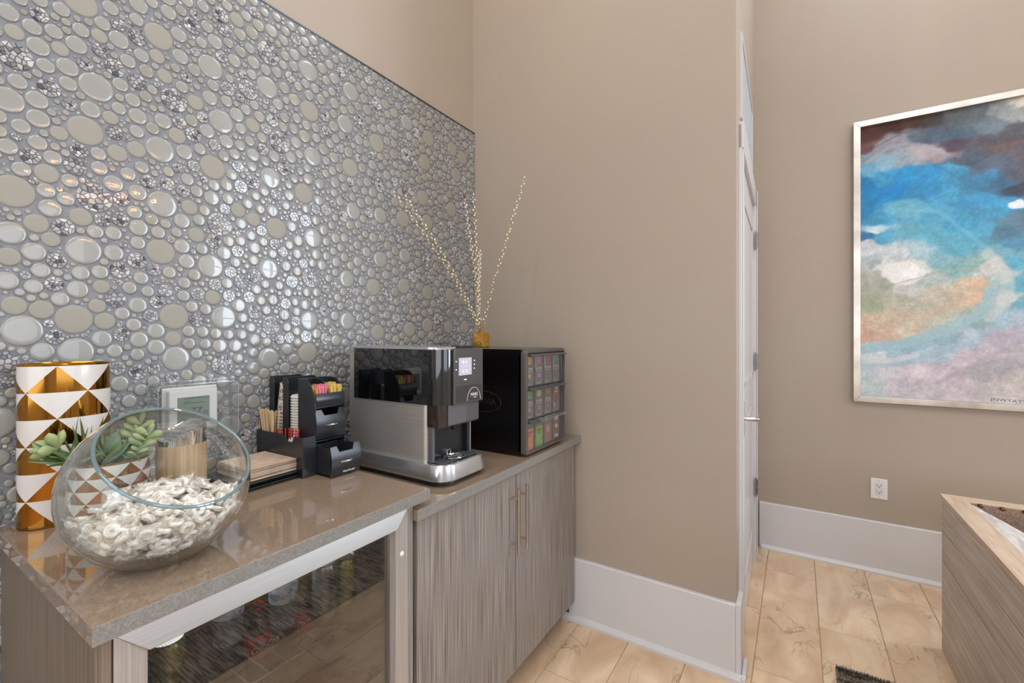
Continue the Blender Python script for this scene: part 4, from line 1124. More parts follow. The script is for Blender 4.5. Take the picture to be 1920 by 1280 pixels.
for k in range(2):
    z = vz + k * 0.012
    t = tag(MB().loft([rect(0.090, 0.085, z), rect(0.094, 0.089, z + 0.004), rect(0.100, 0.0945, z + 0.010)]).loft([rect(0.098, 0.0925, z + 0.0102), rect(0.100, 0.0945, z + 0.0102)], cap=False)
            .build('tray', M['black_satin'], bevel=0.0015), ('lower' if k == 0 else 'upper') + ' of the two stacked square black trays under the napkins', 'tray')
zz = vz + 0.0235; rn = random.Random(8)
for k in range(20):
    dz = 0.00165
    mb = MB().loft([rect(0.083, 0.070, zz, rn.uniform(-0.012, 0.012), rn.uniform(-0.002, 0.002), rn.uniform(-0.002, 0.002)), rect(0.083, 0.070, zz + dz * 0.8, rn.uniform(-0.006, 0.006), 0.001 * rn.random(), 0)])
    o = mb.build('napkin', M['kraft'] if k != 19 else M['kraft'])
    tag(o, 'topmost kraft paper napkin of the stack on the black trays' if k == 19 else 'folded kraft paper napkin within the stack on the black trays', 'napkin', 'kraft napkins on the trays')
    zz += dz

# ------------------------------------------------------------------ black organizer
zb = vz
t = thing('coffee_organizer', 'black plastic coffee station organizer with two drawers between trays and coffee machine', 'organizer', (-1.37, 0.86, zb))
B = M['black_org']
YA, YB, YC = 0.788, 0.830, 0.936        # bin, tall unit
XB, X2, X1, XFo = -1.492, -1.411, -1.330, -1.240
ZT = 1.216; ZBIN = 1.046; W_ = 0.0025
mb = MB()                                # low bin on the left
mb.prism([(XB, zb), (XFo, zb), (XFo, ZBIN), (-1.285, ZBIN), (-1.293, ZBIN - 0.018), (-1.318, ZBIN - 0.018), (-1.335, ZBIN), (XB, ZBIN)], 'y', YA, YA + W_)
mb.box(XFo - W_, XFo, YA + W_, YB, zb, ZBIN); mb.box(XB, XB + W_, YA + W_, YB, zb, ZBIN); mb.box(XB + W_, XFo - W_, YA + W_, YB, zb, zb + 0.003)
mb.box(-1.405, -1.4025, YA + W_, YB, zb + 0.003, ZBIN - 0.01)
mb.build('side_bin', B, t, bevel=0.0006)
mb = MB()                                # tall carcass


def flange(x0, x1, z0, z1, r=0.02, left=False):
    """strip with rounded top corner"""
    pts = [(x0, z0), (x1, z0)]
    for k in range(7):
        a = PI / 2 * k / 6; pts.append((x1 - r + r * math.cos(a), z1 - r + r * math.sin(a)))
    pts.append((x0, z1)); return pts


for yy in (YB, YC - W_):
    mb.prism(flange(XB, -1.466, zb, ZT), 'y', yy, yy + W_)
    mb.prism(flange(X2 - 0.004, -1.384, zb, ZT), 'y', yy, yy + W_)
    # tall front panel with the rounded shoulder
    pts = [(X1, zb), (XFo, zb), (XFo, ZT - 0.095)]
    for k in range(9):
        a = PI / 2 * k / 8; pts.append((XFo - 0.062 + 0.062 * math.cos(a), ZT - 0.085 + 0.085 * math.sin(a)))
    pts.append((X1, ZT)); mb.prism(pts, 'y', yy, yy + W_)
mb.box(XB, XB + W_, YB + W_, YC - W_, zb, ZT); mb.box(X2 - W_, X2, YB + W_, YC - W_, zb, ZT); mb.box(X1 - W_, X1, YB + W_, YC - W_, zb, ZT)
mb.box(XB, XFo, YB + W_, YC - W_, zb, zb + 0.003)
mb.build('tall_frame', B, t, bevel=0.0006)
mb = MB(); ym = (YB + YC) / 2            # packet bin divider, curved front, shelves
pts = [(X1, 1.13), (XFo - 0.004, 1.13)]
for k in range(9):
    a = PI / 2 * k / 8; pts.append((XFo - 0.066 + 0.062 * math.cos(a), ZT - 0.085 + 0.083 * math.sin(a)))
pts.append((X1, ZT - 0.002)); mb.prism(pts, 'y', ym - 0.001, ym + 0.001); mb.build('packet_divider', B, t); mb = MB()
fr = [(XFo - 0.003 + 0.006 * math.sin(PI * k / 8), 1.131 + 0.041 * k / 8) for k in range(9)]
mb.prism(fr + [(x - 0.0025, z) for x, z in fr[::-1]], 'y', YB + W_, YC - W_)
mb.build('packet_bin', B, t, smooth=True)
for z_ in (1.127, 1.024): box('shelf', X1, XFo - 0.006, YB + W_, YC - W_, z_, z_ + 0.003, B, t)


def drawer(x_front, z0, z1, nm_label, txt=None):
    h = z1 - z0; ya, yb = YB + 0.0005, YC - 0.0005
    prof = [(0.008 * math.sin(PI * k / 8), z0 + h * k / 8) for k in range(9)]
    xf_ = x_front - 0.008
    # front built as strips so that the grip notch is cut out
    mb = MB(); n1, n2 = ya + 0.030, yb - 0.030
    zc_ = z1 - 0.018
    def strip(y0_, y1_, top, y1top=None, y0top=None):
        f = [(xf_ + 0.008 * math.sin(PI * min(1, (zz_ - z0) / h)), zz_) for zz_ in [z0 + (top - z0) * k / 8 for k in range(9)]]
        ring0 = [(x, (y0_ if k < 8 or y0top is None else y0top), z) for k, (x, z) in enumerate(f)]
        vs = []; n_ = len(f)
        for dx in (0, -0.0028):
            vs += [(x + dx, y0_, z) for x, z in f]; vs += [(x + dx, y1_, z) for x, z in f]
        fs = []
        for k in range(n_ - 1):
            fs += [(k, k + 1, n_ + k + 1, n_ + k), (2 * n_ + k, 3 * n_ + k, 3 * n_ + k + 1, 2 * n_ + k + 1), (k, 2 * n_ + k, 2 * n_ + k + 1, k + 1), (n_ + k, n_ + k + 1, 3 * n_ + k + 1, 3 * n_ + k)]
        fs += [(n_ - 1, 3 * n_ - 1, 4 * n_ - 1, 2 * n_ - 1), (0, n_, 3 * n_, 2 * n_)]
        mb.add(vs, fs)
    strip(ya, n1 - 0.008, z1)
    for k in range(4): strip(n1 - 0.008 + k * 0.002, n1 - 0.006 + k * 0.002, z1 - 0.0045 * (k + 1))
    strip(n1, n2, zc_)
    for k in range(4): strip(n2 + k * 0.002, n2 + 0.002 + k * 0.002, zc_ + 0.0045 * k)
    strip(n2 + 0.008, yb, z1)
    df = mb.build('drawer_front', B, t, smooth=True, flat_angle=50)
    L0 = X1 + 0.004 if x_front < -1.2 else x_front - 0.105
    mb = MB(); a, b = ya + 0.003, yb - 0.003
    xa = xf_ - 0.003; ztop = z1 - 0.006
    mb.box(L0, xa, a, a + 0.002, z0 + 0.002, ztop); mb.box(L0, xa, b - 0.002, b, z0 + 0.002, ztop); mb.box(L0, L0 + 0.002, a, b, z0 + 0.002, ztop); mb.box(L0, xa, a, b, z0 + 0.002, z0 + 0.004)
    mb.build('drawer_tray', B, t)
    yc_ = (ya + yb) / 2; zh = z0 + h * 0.46; xx = xf_ + 0.0075
    pts = [(xx + 0.0005 + 0.007 * math.sin(PI * k / 12), yc_ - 0.022 + 0.044 * k / 12, zh + 0.0015 * math.sin(PI * k / 12)) for k in range(13)]
    mb = MB().tube(pts, [0.0022 + 0.0016 * math.sin(PI * k / 12) for k in range(13)], 10); mb.build('pull', M['chrome'], df, smooth=True)
    if txt: text('lettering', txt, 0.0085, (xf_ + 0.0050, yc_ + 0.010, z0 + h * 0.11), ROT_X, M['print_white'], df)


drawer(-1.234, 1.031, 1.122, 'upper')
drawer(-1.160, zb + 0.003, 1.019, 'lower', 'Mind Reader')

# cups, upside down in the back slot
M['cup'] = noisy('patterned_paper_cup', '55493f', 'ddd2c4', nscale=55, rough=0.7, lo=0.44, hi=0.48, detail=1, dist=3.5)
cxp, cyp = -1.4517, 0.872
cz = zb + 0.004
rimz = [cz + 0.011 * k for k in range(16)]
for k, z in enumerate(rimz):
    topc = k == len(rimz) - 1
    H_ = 0.098
    prof = [(0.0365, z), (0.0372, z + 0.002), (0.0365, z + 0.0045), (0.0345, z + 0.005), (0.0345 - 0.0018, z + 0.0155)] if not topc else \
           [(0.0365, z), (0.0372, z + 0.002), (0.0365, z + 0.0045), (0.0345, z + 0.005), (0.026, z + H_), (0.0245, z + H_), (0.0240, z + H_ - 0.004), (0.001, z + H_ - 0.004)]
    o = MB().lathe(prof, cxp, cyp, 32).build('paper_cup', M['cup'] if topc else M['paper'], smooth=True)
    tag(o, 'white paper cup with dark scroll print, topmost of the upside-down stack in the organizer' if topc else 'white paper cup nested in the upside-down stack below the printed top cup', 'cup', 'paper cups in the organizer')
lx, ly = -1.3705, 0.872
for k in range(26):
    z = zb + 0.004 + 0.0088 * k
    o = MB().lathe([(0.036, z), (0.0375, z + 0.001), (0.0375, z + 0.0035), (0.0345, z + 0.0045), (0.0335, z + 0.0078), (0.030, z + 0.0082)], lx, ly, 32).build('cup_lid', M['paper'], smooth=True)
    tag(o, 'topmost white plastic cup lid in the organizer slot' if k == 25 else 'white plastic cup lid within the tall stack in the organizer slot', 'lid', 'cup lids in the organizer')

# stirrers
rs = random.Random(4)
for k in range(30):
    x = -1.488 + 0.0025 * k; y = YA + 0.010 + 0.022 * rs.random(); lean = rs.uniform(-0.05, 0.02) + 0.0022 * (k - 15); L = 0.182
    top = Vector((x + lean * 0.5, y - 0.008 + rs.uniform(-0.01, 0.01), zb + 0.004 + L - 0.004 * rs.random())); bot = Vector((x * 0.5 - 1.452 * 0.5, y, zb + 0.0045))
    dv = (top - bot); side = Vector((1, 0.3, 0)).normalized() * 0.0031; th = Vector((0.2, -1, 0)).normalized() * 0.0006
    rings = []
    for q, wv in ((0, 0.6), (0.02, 1), (0.97, 1), (0.99, 0.8), (1, 0.45)):
        c = bot + dv * q; rings.append([c - side * wv - th, c + side * wv - th, c + side * wv + th, c - side * wv + th])
    tag(MB().loft(rings).build('wooden_stirrer', M['stir_wood']), 'flat birch coffee stirrer in the left bin of the organizer', 'stirrer', 'wooden stirrers')
for k in range(12):
    x = -1.398 + 0.0068 * k + (0.02 if k > 8 else 0); y = YA + 0.012 + 0.02 * rs.random()
    bot = Vector((x, y, zb + 0.0045)); top = Vector((x + rs.uniform(-0.006, 0.012), y + rs.uniform(-0.004, 0.004), zb + 0.126 + 0.010 * rs.random()))
    tag(MB().tube([bot, top], 0.0018, 8).build('red_stirrer', M['red_plastic'], smooth=True), 'thin red plastic stirrer straw in the left bin of the organizer', 'stirrer', 'red stirrers')
mb = MB()
mb.prism([(-1.327, ZBIN - 0.030), (-1.290, ZBIN - 0.030), (-1.284, ZBIN - 0.010), (-1.291, ZBIN + 0.002), (-1.297, ZBIN - 0.012), (-1.302, ZBIN - 0.004), (-1.309, ZBIN - 0.015), (-1.314, ZBIN - 0.008)], 'y', YA + 0.0035, YA + 0.0045)
tag(mb.build('torn_paper', M['paper']), 'small torn white paper scrap sticking out of the organizer notch', 'paper')

# sugar packets
rp = random.Random(9)


def packets(n, y0, y1, cols, label, grp, zt):
    for k in range(n):
        q = k / (n - 1); y = y0 + (y1 - y0) * q
        x0 = -1.262 - 0.018 * rp.random(); z0 = 1.133
        a = rp.uniform(-0.10, 0.10); tl = rp.uniform(-0.1, 0.1); wv = 0.0027
        hz = zt + rp.uniform(-0.004, 0.004) - z0; col = cols[int(q * len(cols) * 0.999)]
        rings = []
        for f, th in ((0, 0.4), (0.12, 1), (0.85, 1), (0.93, 0.3), (1, 0.25)):
            zz_ = z0 + hz * f; yy = y + tl * hz * f * 0.25; xx = x0 + a * hz * f
            rings.append([(xx - 0.022, yy - wv * th, zz_), (xx + 0.012, yy - wv * th, zz_), (xx + 0.012, yy + wv * th, zz_), (xx - 0.022, yy + wv * th, zz_)])
        o = MB().loft(rings).build('sugar_packet', PM[col]); tag(o, label[col], 'packet', grp)


PM = {'pink': noisy('pink_packet', 'd46a80', 'ec93a2', nscale=90, rough=0.7), 'orange': noisy('orange_packet', 'c98348', 'dca06a', nscale=90, rough=0.7),
      'yellow': noisy('yellow_packet', 'd2b356', 'e3c878', nscale=90, rough=0.7)}
LB = {'pink': 'pink sweetener packet standing in the organizer top bin', 'orange': 'orange-brown sugar packet left of the pink packets', 'yellow': 'yellow sweetener packet standing in the right half of the organizer top bin'}
packets(9, YB + 0.008, ym - 0.006, ['orange', 'pink', 'pink'], LB, 'sweetener packets', 1.196)
packets(9, ym + 0.006, YC - 0.008, ['yellow'], LB, 'sweetener packets', 1.198)

# ------------------------------------------------------------------ coffee machine
zm = ZR + 0.0005
t = thing('coffee_machine', 'silver and gloss-black pod coffee machine with lit screen on the lower worktop', 'coffee machine', (-1.15, 1.16, zm))
foot = rounded(-1.395, -0.922, 1.050, 1.275, (0.01, 0.055, 0.055, 0.01), 10)
band0 = rounded(-1.405, -0.908, 1.040, 1.286, (0.015, 0.06, 0.06, 0.015), 10)
band1 = rounded(-1.400, -0.916, 1.045, 1.281, (0.015, 0.056, 0.056, 0.015), 10)
Pz = lambda poly, z: [(x, y, z) for x, y in poly]
mb = MB().loft([Pz(foot, zm + 0.004), Pz(foot, zm + 0.014), Pz(band0, zm + 0.018)])
for x, y in ((-1.35, 1.09), (-1.35, 1.24), (-0.97, 1.1), (-0.97, 1.23)): mb.lathe([(0.014, zm), (0.014, zm + 0.006)], x, y, 16)
mb.build('foot_base', M['black_satin'], t, smooth=True)
MB().loft([Pz(band0, zm + 0.018), Pz(band0, zm + 0.022), Pz(band1, zm + 0.064), Pz(inset(band1, -1.15, 1.163, 0.985), zm + 0.067)]).build('base_band', M['silver_light'], t, smooth=True)
tr = rounded(-1.0, -0.926, 1.062, 1.262, (0.004, 0.046, 0.046, 0.004), 8)
dt = MB().loft([Pz(tr, zm + 0.0665), Pz(tr, zm + 0.0685)]).build('drip_tray', M['black_satin'], t, bevel=0.0006)
mb = MB()
for k in range(15): mb.box(-0.997, -0.936, 1.072 + k * 0.0128, 1.0745 + k * 0.0128, zm + 0.0685, zm + 0.0712)
for k in range(8): mb.box(-0.994 + k * 0.0078, -0.9925 + k * 0.0078, 1.068, 1.257, zm + 0.0685, zm + 0.0700)
mb.build('drip_grid', M['mid_grey'], dt)
mb = MB(); cc = (-0.962, 1.155)
mb.tube([(cc[0] + 0.030 * math.cos(2 * PI * k / 40), cc[1] + 0.038 * math.sin(2 * PI * k / 40), zm + 0.0735) for k in range(41)], 0.0025, 8)
mb.tube([(cc[0] + 0.021 * math.cos(2 * PI * k / 40), cc[1] + 0.027 * math.sin(2 * PI * k / 40), zm + 0.0735) for k in range(41)], 0.0018, 8)
mb.tube([(cc[0] - 0.012, cc[1] - 0.022, zm + 0.0735), (cc[0] + 0.012, cc[1] + 0.022, zm + 0.0735)], 0.002, 8)
mb.tube([(cc[0] - 0.028, cc[1] - 0.005, zm + 0.0735), (cc[0] - 0.030, cc[1] - 0.005, zm + 0.09), (cc[0] - 0.030, cc[1] + 0.012, zm + 0.09), (cc[0] - 0.028, cc[1] + 0.012, zm + 0.0735)], 0.0018, 8)
mb.build('cup_ring', M['chrome'], dt, smooth=True)
body = rounded(-1.385, -0.998, 1.060, 1.262, (0.012, 0.018, 0.018, 0.012), 6)
MB().loft([Pz(body, zm + 0.066), Pz(body, 1.300)]).build('body_shell', M['silver'], t, smooth=True, label='brushed silver lower body')
top = rounded(-1.387, -0.975, 1.058, 1.264, (0.012, 0.03, 0.03, 0.012), 6)
MB().loft([Pz(top, 1.300), Pz(top, 1.309), Pz(inset(top, -1.18, 1.16, 0.985), 1.314)]).build('top_cover', M['silver_light'], t, smooth=True)
MB().prism([(1.175, 1.3085), (1.182, 1.317), (1.245, 1.317), (1.252, 1.3085)], 'x', -1.0, -0.955).build('top_latch', M['black_satin'], t, bevel=0.0015)
head = rounded(-1.350, -0.932, 1.0565, 1.2655, (0.002, 0.045, 0.045, 0.002), 12)
MB().loft([Pz(head, 1.130), Pz(head, 1.3075)]).build('gloss_head', M['black_gloss'], t, smooth=True, label='mirror-black glossy upper housing')
# seam strips at the corner, chrome wrap
cp = MB().box(-0.9335, -0.924, 1.108, 1.263, 1.128, 1.310).build('control_panel', M['dark_panel'], t, bevel=0.003)
sc = box('screen', -0.924, -0.9232, 1.130, 1.197, 1.222, 1.279, M['screen'], cp)
mb = MB()
for (y, z, s) in ((1.152, 1.265, 0.006), (1.168, 1.264, 0.005), (1.152, 1.235, 0.005), (1.170, 1.236, 0.006)):
    mb.prism([(y + s * math.cos(2 * PI * k / 10), z + s * math.sin(2 * PI * k / 10)) for k in range(10)], 'x', -0.9232, -0.9230)
for z in (1.252, 1.249, 1.239): mb.box(-0.9232, -0.9230, 1.135, 1.192, z, z + 0.0007)
mb.build('screen_icons', M['print_white'], sc)
mb = MB()
for y, zs in ((1.117, (1.268, 1.242)), (1.212, (1.268, 1.255, 1.242))):
    for z in zs:
        mb.box(-0.924, -0.9235, y - 0.0018, y + 0.0018, z - 0.0012, z + 0.0012)
mb.box(-0.924, -0.9235, 1.158, 1.170, 1.206, 1.2085)
mb.build('indicator_light', M['led'], cp)
mb = MB()
for y in (1.114, 1.216):
    for k in range(6): mb.box(-0.924, -0.9236, y - 0.004, y + 0.004, 1.238 + 0.006 * k, 1.2392 + 0.006 * k)
mb.build('button_marks', M['mid_grey'], cp)
box('pod_flap', -0.9245, -0.9215, 1.116, 1.250, 1.137, 1.187, mat('flap_grey', '3d3b3b', 0.18, spec=0.6), cp, bevel=0.002)
mb = MB(); ac = (1.206, 1.146)
mb.tube([(-0.9208, ac[0] + 0.036 * math.cos(PI * k / 24), ac[1] - 0.01 + 0.042 * math.sin(PI * k / 24)) for k in range(25)], 0.0007, 6)
mb.build('arch_line', M['print_white'], cp)
text('lettering', 'MARS', 0.0155, (-0.9212, 1.208, 1.154), ROT_X, M['print_white'], cp, ext=0.0003)
text('small_lettering', 'drinks', 0.0065, (-0.9212, 1.213, 1.1445), ROT_X, M['print_white'], cp, ext=0.0003)
sp = rounded(-0.999, -0.938, 1.062, 1.255, (0.002, 0.022, 0.006, 0.002), 8)
spt = MB().loft([Pz(sp, 1.060), Pz(sp, 1.130)]).build('spout_housing', mat('dark_bronze_plastic', '2c2522', 0.15, coat=0.6), t, smooth=True)
pl = box('speaker_plate', -0.9380, -0.9350, 1.092, 1.252, 1.064, 1.129, M['mid_grey'], spt, bevel=0.001)
mb = MB()
for i in range(9):
    for j in range(10):
        y = 1.184 + 0.0082 * i + (0.0041 if j % 2 else 0); z = 1.068 + 0.0062 * j
        if y < 1.250: mb.prism([(y + 0.0019 * math.cos(2 * PI * k / 6), z + 0.0019 * math.sin(2 * PI * k / 6)) for k in range(6)], 'x', -0.9350, -0.9347)
mb.build('speaker_holes', M['black_void'], spt, kind='stuff')
MB().lathe([(0.012, 1.040), (0.016, 1.060)], -0.965, 1.158, 16).build('nozzle', M['black_satin'], t, smooth=True)
box('cavity_back', -0.9985, -0.992, 1.072, 1.255, zm + 0.069, 1.060, M['black_satin'], t)
box('cavity_cheek', -0.992, -0.975, 1.062, 1.074, zm + 0.0685, 1.060, M['mid_grey'], t, bevel=0.002)
box('cavity_cheek', -0.992, -0.975, 1.238, 1.246, zm + 0.0685, 1.060, M['black_satin'], t, bevel=0.001)
box('chrome_post', -0.985, -0.968, 1.2465, 1.2505, zm + 0.0685, 1.060, M['silver_light'], t, bevel=0.0008)

# ------------------------------------------------------------------ sachet dispenser
t = thing('sachet_dispenser', 'large black countertop dispenser with twelve clear bins of drink sachets in the corner', 'dispenser', (-1.11, 1.66, ZR))
dy0, dy1, dxf = 1.488, 1.832, -0.905
Z0, Z1 = ZR + 0.008, 1.298
box('side_panel', -1.335, dxf, dy0, dy0 + 0.012, Z0, Z1, M['black_box'], t, bevel=0.002)
box('side_panel', -1.335, dxf, dy1 - 0.012, dy1, Z0, Z1, M['black_box'], t, bevel=0.002)
pr_ = rounded(dy0, dy1, Z0, Z1 + 0.0, (0.012, 0.012, 0.022, 0.022), 6); pi_ = rounded(dy0 + 0.016, dy1 - 0.010, Z0 + 0.010, Z1 - 0.014, (0.004,) * 4, 6)
mb = MB(); mb.loft([[(dxf - 0.012, y, z) for y, z in pr_], [(dxf + 0.016, y, z) for y, z in pr_], [(dxf + 0.021, y, z) for y, z in inset(pr_, 1.66, 1.09, 0.99)], [(dxf + 0.021, y, z) for y, z in pi_], [(dxf - 0.012, y, z) for y, z in pi_]], cap=False)
mb.build('front_bezel', mat('grey_bezel', '55504f', 0.3, spec=0.5), t, smooth=True, label='grey rounded front bezel')
MB().prism([(dy0 - 0.0, Z1 - 0.022), (dy0 + 0.004, Z1 - 0.006), (dy0 + 0.018, Z1), (dy1 - 0.018, Z1), (dy1 - 0.004, Z1 - 0.006), (dy1, Z1 - 0.022)], 'x', -1.335, dxf - 0.012).build('top_shell', mat('warm_grey_top', '5d504b', 0.3), t, smooth=True)
box('back_panel', -1.335, -1.325, dy0 + 0.012, dy1 - 0.012, Z0, Z1 - 0.02, M['black_box'], t)
box('bottom_panel', -1.33, dxf, dy0 + 0.012, dy1 - 0.012, Z0, Z0 + 0.008, M['black_box'], t)
box('inner_back', -1.03, -1.025, dy0 + 0.012, dy1 - 0.012, Z0 + 0.008, Z1 - 0.02, M['black_box'], t)
mb = MB()
for x in (-1.3, -0.95):
    for y in (dy0 + 0.03, dy1 - 0.03): mb.lathe([(0.012, ZR + 0.0003), (0.012, Z0 + 0.002)], x, y, 14)
mb.build('foot', M['black_satin'], t, smooth=True)
text('lettering', 'FLAVIA', 0.038, (-1.085, dy0 - 0.0003, 1.083), ROT_NY, mat('embossed_black', '2a2626', 0.3), t, ext=0.0004, label='embossed black lettering')
mb = MB(); mb.tube([(-1.085 + 0.085 * math.cos(2 * PI * k / 48), dy0 - 0.0005, 1.083 + 0.042 * math.sin(2 * PI * k / 48)) for k in range(49)], 0.0012, 6)
mb.build('logo_oval', bpy.data.materials['embossed_black'], t, label='embossed oval')
cols = 4; bw = (dy1 - dy0 - 0.030) / 4
rows = [(1.148, 1.281), (1.018, 1.146), (0.890, 1.016)]
names = [[('gold', 'd0a640', 'c9b54a'), ('lilac', 'b574b4', 'd486b4'), ('crimson', 'b83f62', 'a8564f'), ('blue', '3f8dc0', '5a7a90')],
         [('green', '54ad62', '9aa29e'), ('cream', 'd6cf92', 'c7a06a'), ('brown', 'b5714c', 'b88a5e'), ('dark red', '8d2c2e', 'c8b8a0')],
         [('orange', 'e08350', ''), ('lime green', '86b648', ''), ('rose', 'b36a66', ''), ('brown-red', '7a4038', '')]]
ordr = ['leftmost', 'second from the left', 'third from the left', 'rightmost']; rown = ['top', 'middle', 'bottom']
M['sachet_dark'] = noisy('charcoal_sachet', '5b595b', '777578', nscale=20, rough=0.3)
for r_, (z0, z1) in enumerate(rows):
    for c_ in range(cols):
        y0 = dy0 + 0.018 + bw * c_; y1 = y0 + bw - 0.003
        xb, xf2 = -1.02, dxf + 0.010
        mb = MB(); mb.box(xf2 - 0.0015, xf2, y0, y1, z0, z1 - 0.004); mb.box(xb, xf2 - 0.0015, y0, y0 + 0.0012, z0, z1 - 0.012); mb.box(xb, xf2 - 0.0015, y1 - 0.0012, y1, z0, z1 - 0.012)
        bn = mb.build('bin', M['bin_acrylic'], t)
        mb = MB()     # lip
        clear = (r_ == 2 and c_ > 0)
        lp = [(xf2 - 0.010, z1 - 0.002), (xf2 + 0.006, z1 + 0.001), (xf2 + 0.020, z1 - 0.002), (xf2 + 0.029, z1 - 0.008), (xf2 + 0.0285, z1 - 0.011), (xf2 + 0.018, z1 - 0.007), (xf2 + 0.004, z1 - 0.008), (xf2 + 0.001, z1 - 0.014), (xf2 - 0.010, z1 - 0.014)]
        mb.prism(lp, 'y', y0 + 0.002, y1 - 0.002)
        mb.build('lip', M['acrylic'] if clear else M['dark_panel'], bn, bevel=0.0008)
        for yy in (y0 + 0.001, y1 - 0.001): MB().tube([(xf2 + 0.0004, yy, z0 + 0.002), (xf2 + 0.0004, yy, z1 - 0.006)], 0.0009, 6).build('bin_edge', M['rim_glass'], bn)
        nm, c1, c2 = names[r_][c_]
        lab = '%s drink sachet, %s in the %s row of the dispenser' % (nm, ordr[c_], rown[r_])
        ym_ = (y0 + y1) / 2; hw = (y1 - y0) / 2 - 0.007; xs = xf2 - 0.006
        zz0, zz1 = z0 + 0.003, z1 - 0.014
        st_ = thing('drink_sachet', lab, 'sachet', (xs, ym_, zz0))
        bodym = M['sachet_dark'] if r_ < 2 else mat('sachet_' + nm.replace(' ', '_').replace('-', '_'), c1, 0.35)
        mb = MB(); rings = []
        for f, th in ((0, 0.001), (0.05, 0.0012), (0.12, 0.006), (0.5, 0.009), (0.86, 0.006), (0.95, 0.0012), (1, 0.001)):
            zq = zz0 + (zz1 - zz0) * f; rings.append([(xs - 0.003 - th, ym_ - hw, zq), (xs, ym_ - hw, zq), (xs, ym_ + hw, zq), (xs - 0.003 - th, ym_ + hw, zq)])
        mb.loft(rings).build('pouch', bodym, st_)
        # a file of further sachets behind is hidden by the first
        xp = xs + 0.0004
        cm = mat('print_' + nm.replace(' ', '_').replace('-', '_'), c1, 0.5)
        if r_ < 2 and not (r_ == 1 and c_ == 3):
            k = 0.017
            MB().prism([(ym_ - k, zz1), (ym_ - k, zz1 - 0.022), (ym_ - k * 0.55, zz1 - 0.031), (ym_ + k * 0.55, zz1 - 0.031), (ym_ + k, zz1 - 0.022), (ym_ + k, zz1)], 'x', xs, xp).build('flavour_patch', cm, st_)
            text('lettering', 'ALTERRA', 0.0135, (xp, ym_, zz1 - 0.049), ROT_X, M['print_white'], st_, squash=0.88)
            mb = MB(); mb.box(xs, xp, ym_ - hw * 0.8, ym_ + hw * 0.8, zz1 - 0.060, zz1 - 0.0585); mb.box(xs, xp, ym_ - hw * 0.6, ym_ + hw * 0.6, zz1 - 0.0185, zz1 - 0.017); mb.build('print_line', M['print_white'], st_)
            c2m = mat('print2_' + nm, c2, 0.5)
            mb = MB(); mb.prism([(ym_ + (0.010 if i % 2 else 0.0075) * math.cos(2 * PI * i / 14), zz1 - 0.077 + (0.012 if i % 2 else 0.009) * math.sin(2 * PI * i / 14)) for i in range(14)], 'x', xs, xp); mb.build('flavour_picture', c2m, st_)
            MB().box(xs, xp, ym_ - hw * 0.9, ym_ + hw * 0.5, zz0 + 0.006, zz0 + 0.0075).build('print_line', M['print_white'], st_)
        elif r_ == 1:
            mb = MB(); mb.prism([(ym_ - 0.018, zz1 - 0.035), (ym_ + 0.016, zz1 - 0.032), (ym_ + 0.018, zz1 - 0.070), (ym_ - 0.010, zz1 - 0.074), (ym_ - 0.018, zz1 - 0.060)], 'x', xs, xp); mb.build('red_patch', cm, st_)
            mb = MB(); mb.prism([(ym_ - 0.010, zz1 - 0.004), (ym_ + 0.012, zz1 - 0.006), (ym_ + 0.009, zz1 - 0.016), (ym_ - 0.006, zz1 - 0.018)], 'x', xs, xp)
            mb.box(xs, xp, ym_ - 0.016, ym_ + 0.014, zz1 - 0.030, zz1 - 0.022)
            mb.prism([(ym_ - 0.022 + 0.010 * math.cos(2 * PI * i / 12), zz1 - 0.083 + 0.009 * math.sin(2 * PI * i / 12)) for i in range(12)], 'x', xs, xp); mb.build('cream_print', mat('cream_print', 'd9cdb4', 0.5), st_)
        else:
            MB().box(xs, xp, ym_ - hw, ym_ + hw, zz1 - 0.022, zz1).build('top_band', M['sachet_dark'] if c_ != 3 else mat('choc_band', '4d332c', 0.4), st_)
            if c_ < 2:
                text('lettering', 'THE BRIGHT\nTEA CO.', 0.0115, (xp, ym_, zz1 - 0.044), ROT_X, M['print_dark'], st_, squash=0.7)
                mb = MB(); [mb.box(xs, xp, ym_ - hw * 0.8, ym_ + hw * 0.4, zz0 + 0.008 + 0.005 * i, zz0 + 0.0092 + 0.005 * i) for i in range(2)]; mb.build('print_line', M['print_dark'], st_)
            elif c_ == 2:
                mb = MB(); mb.tube([(xp, ym_ + (0.013 - 0.0004 * k) * math.cos(0.5 + 0.42 * k), zz1 - 0.050 + (0.017 - 0.0006 * k) * math.sin(0.5 + 0.42 * k)) for k in range(24)], 0.0012, 5); mb.build('swirl', mat('swirl_cream', 'efe0d8', 0.5), st_)
            else:
                mb = MB(); mb.prism([(ym_ + 0.016 * math.cos(2 * PI * i / 16), zz1 - 0.012 + 0.011 * math.sin(2 * PI * i / 16)) for i in range(16)], 'x', xp, xp + 0.0003)
                mb.tube([(xp, ym_ - 0.012 + 0.001 * k, zz1 - 0.048 + 0.010 * math.sin(0.7 * k)) for k in range(24)], 0.0014, 5); mb.box(xs, xp, ym_ - 0.014, ym_ + 0.014, zz0 + 0.014, zz0 + 0.026)
                mb.build('white_print', M['print_white'], st_)

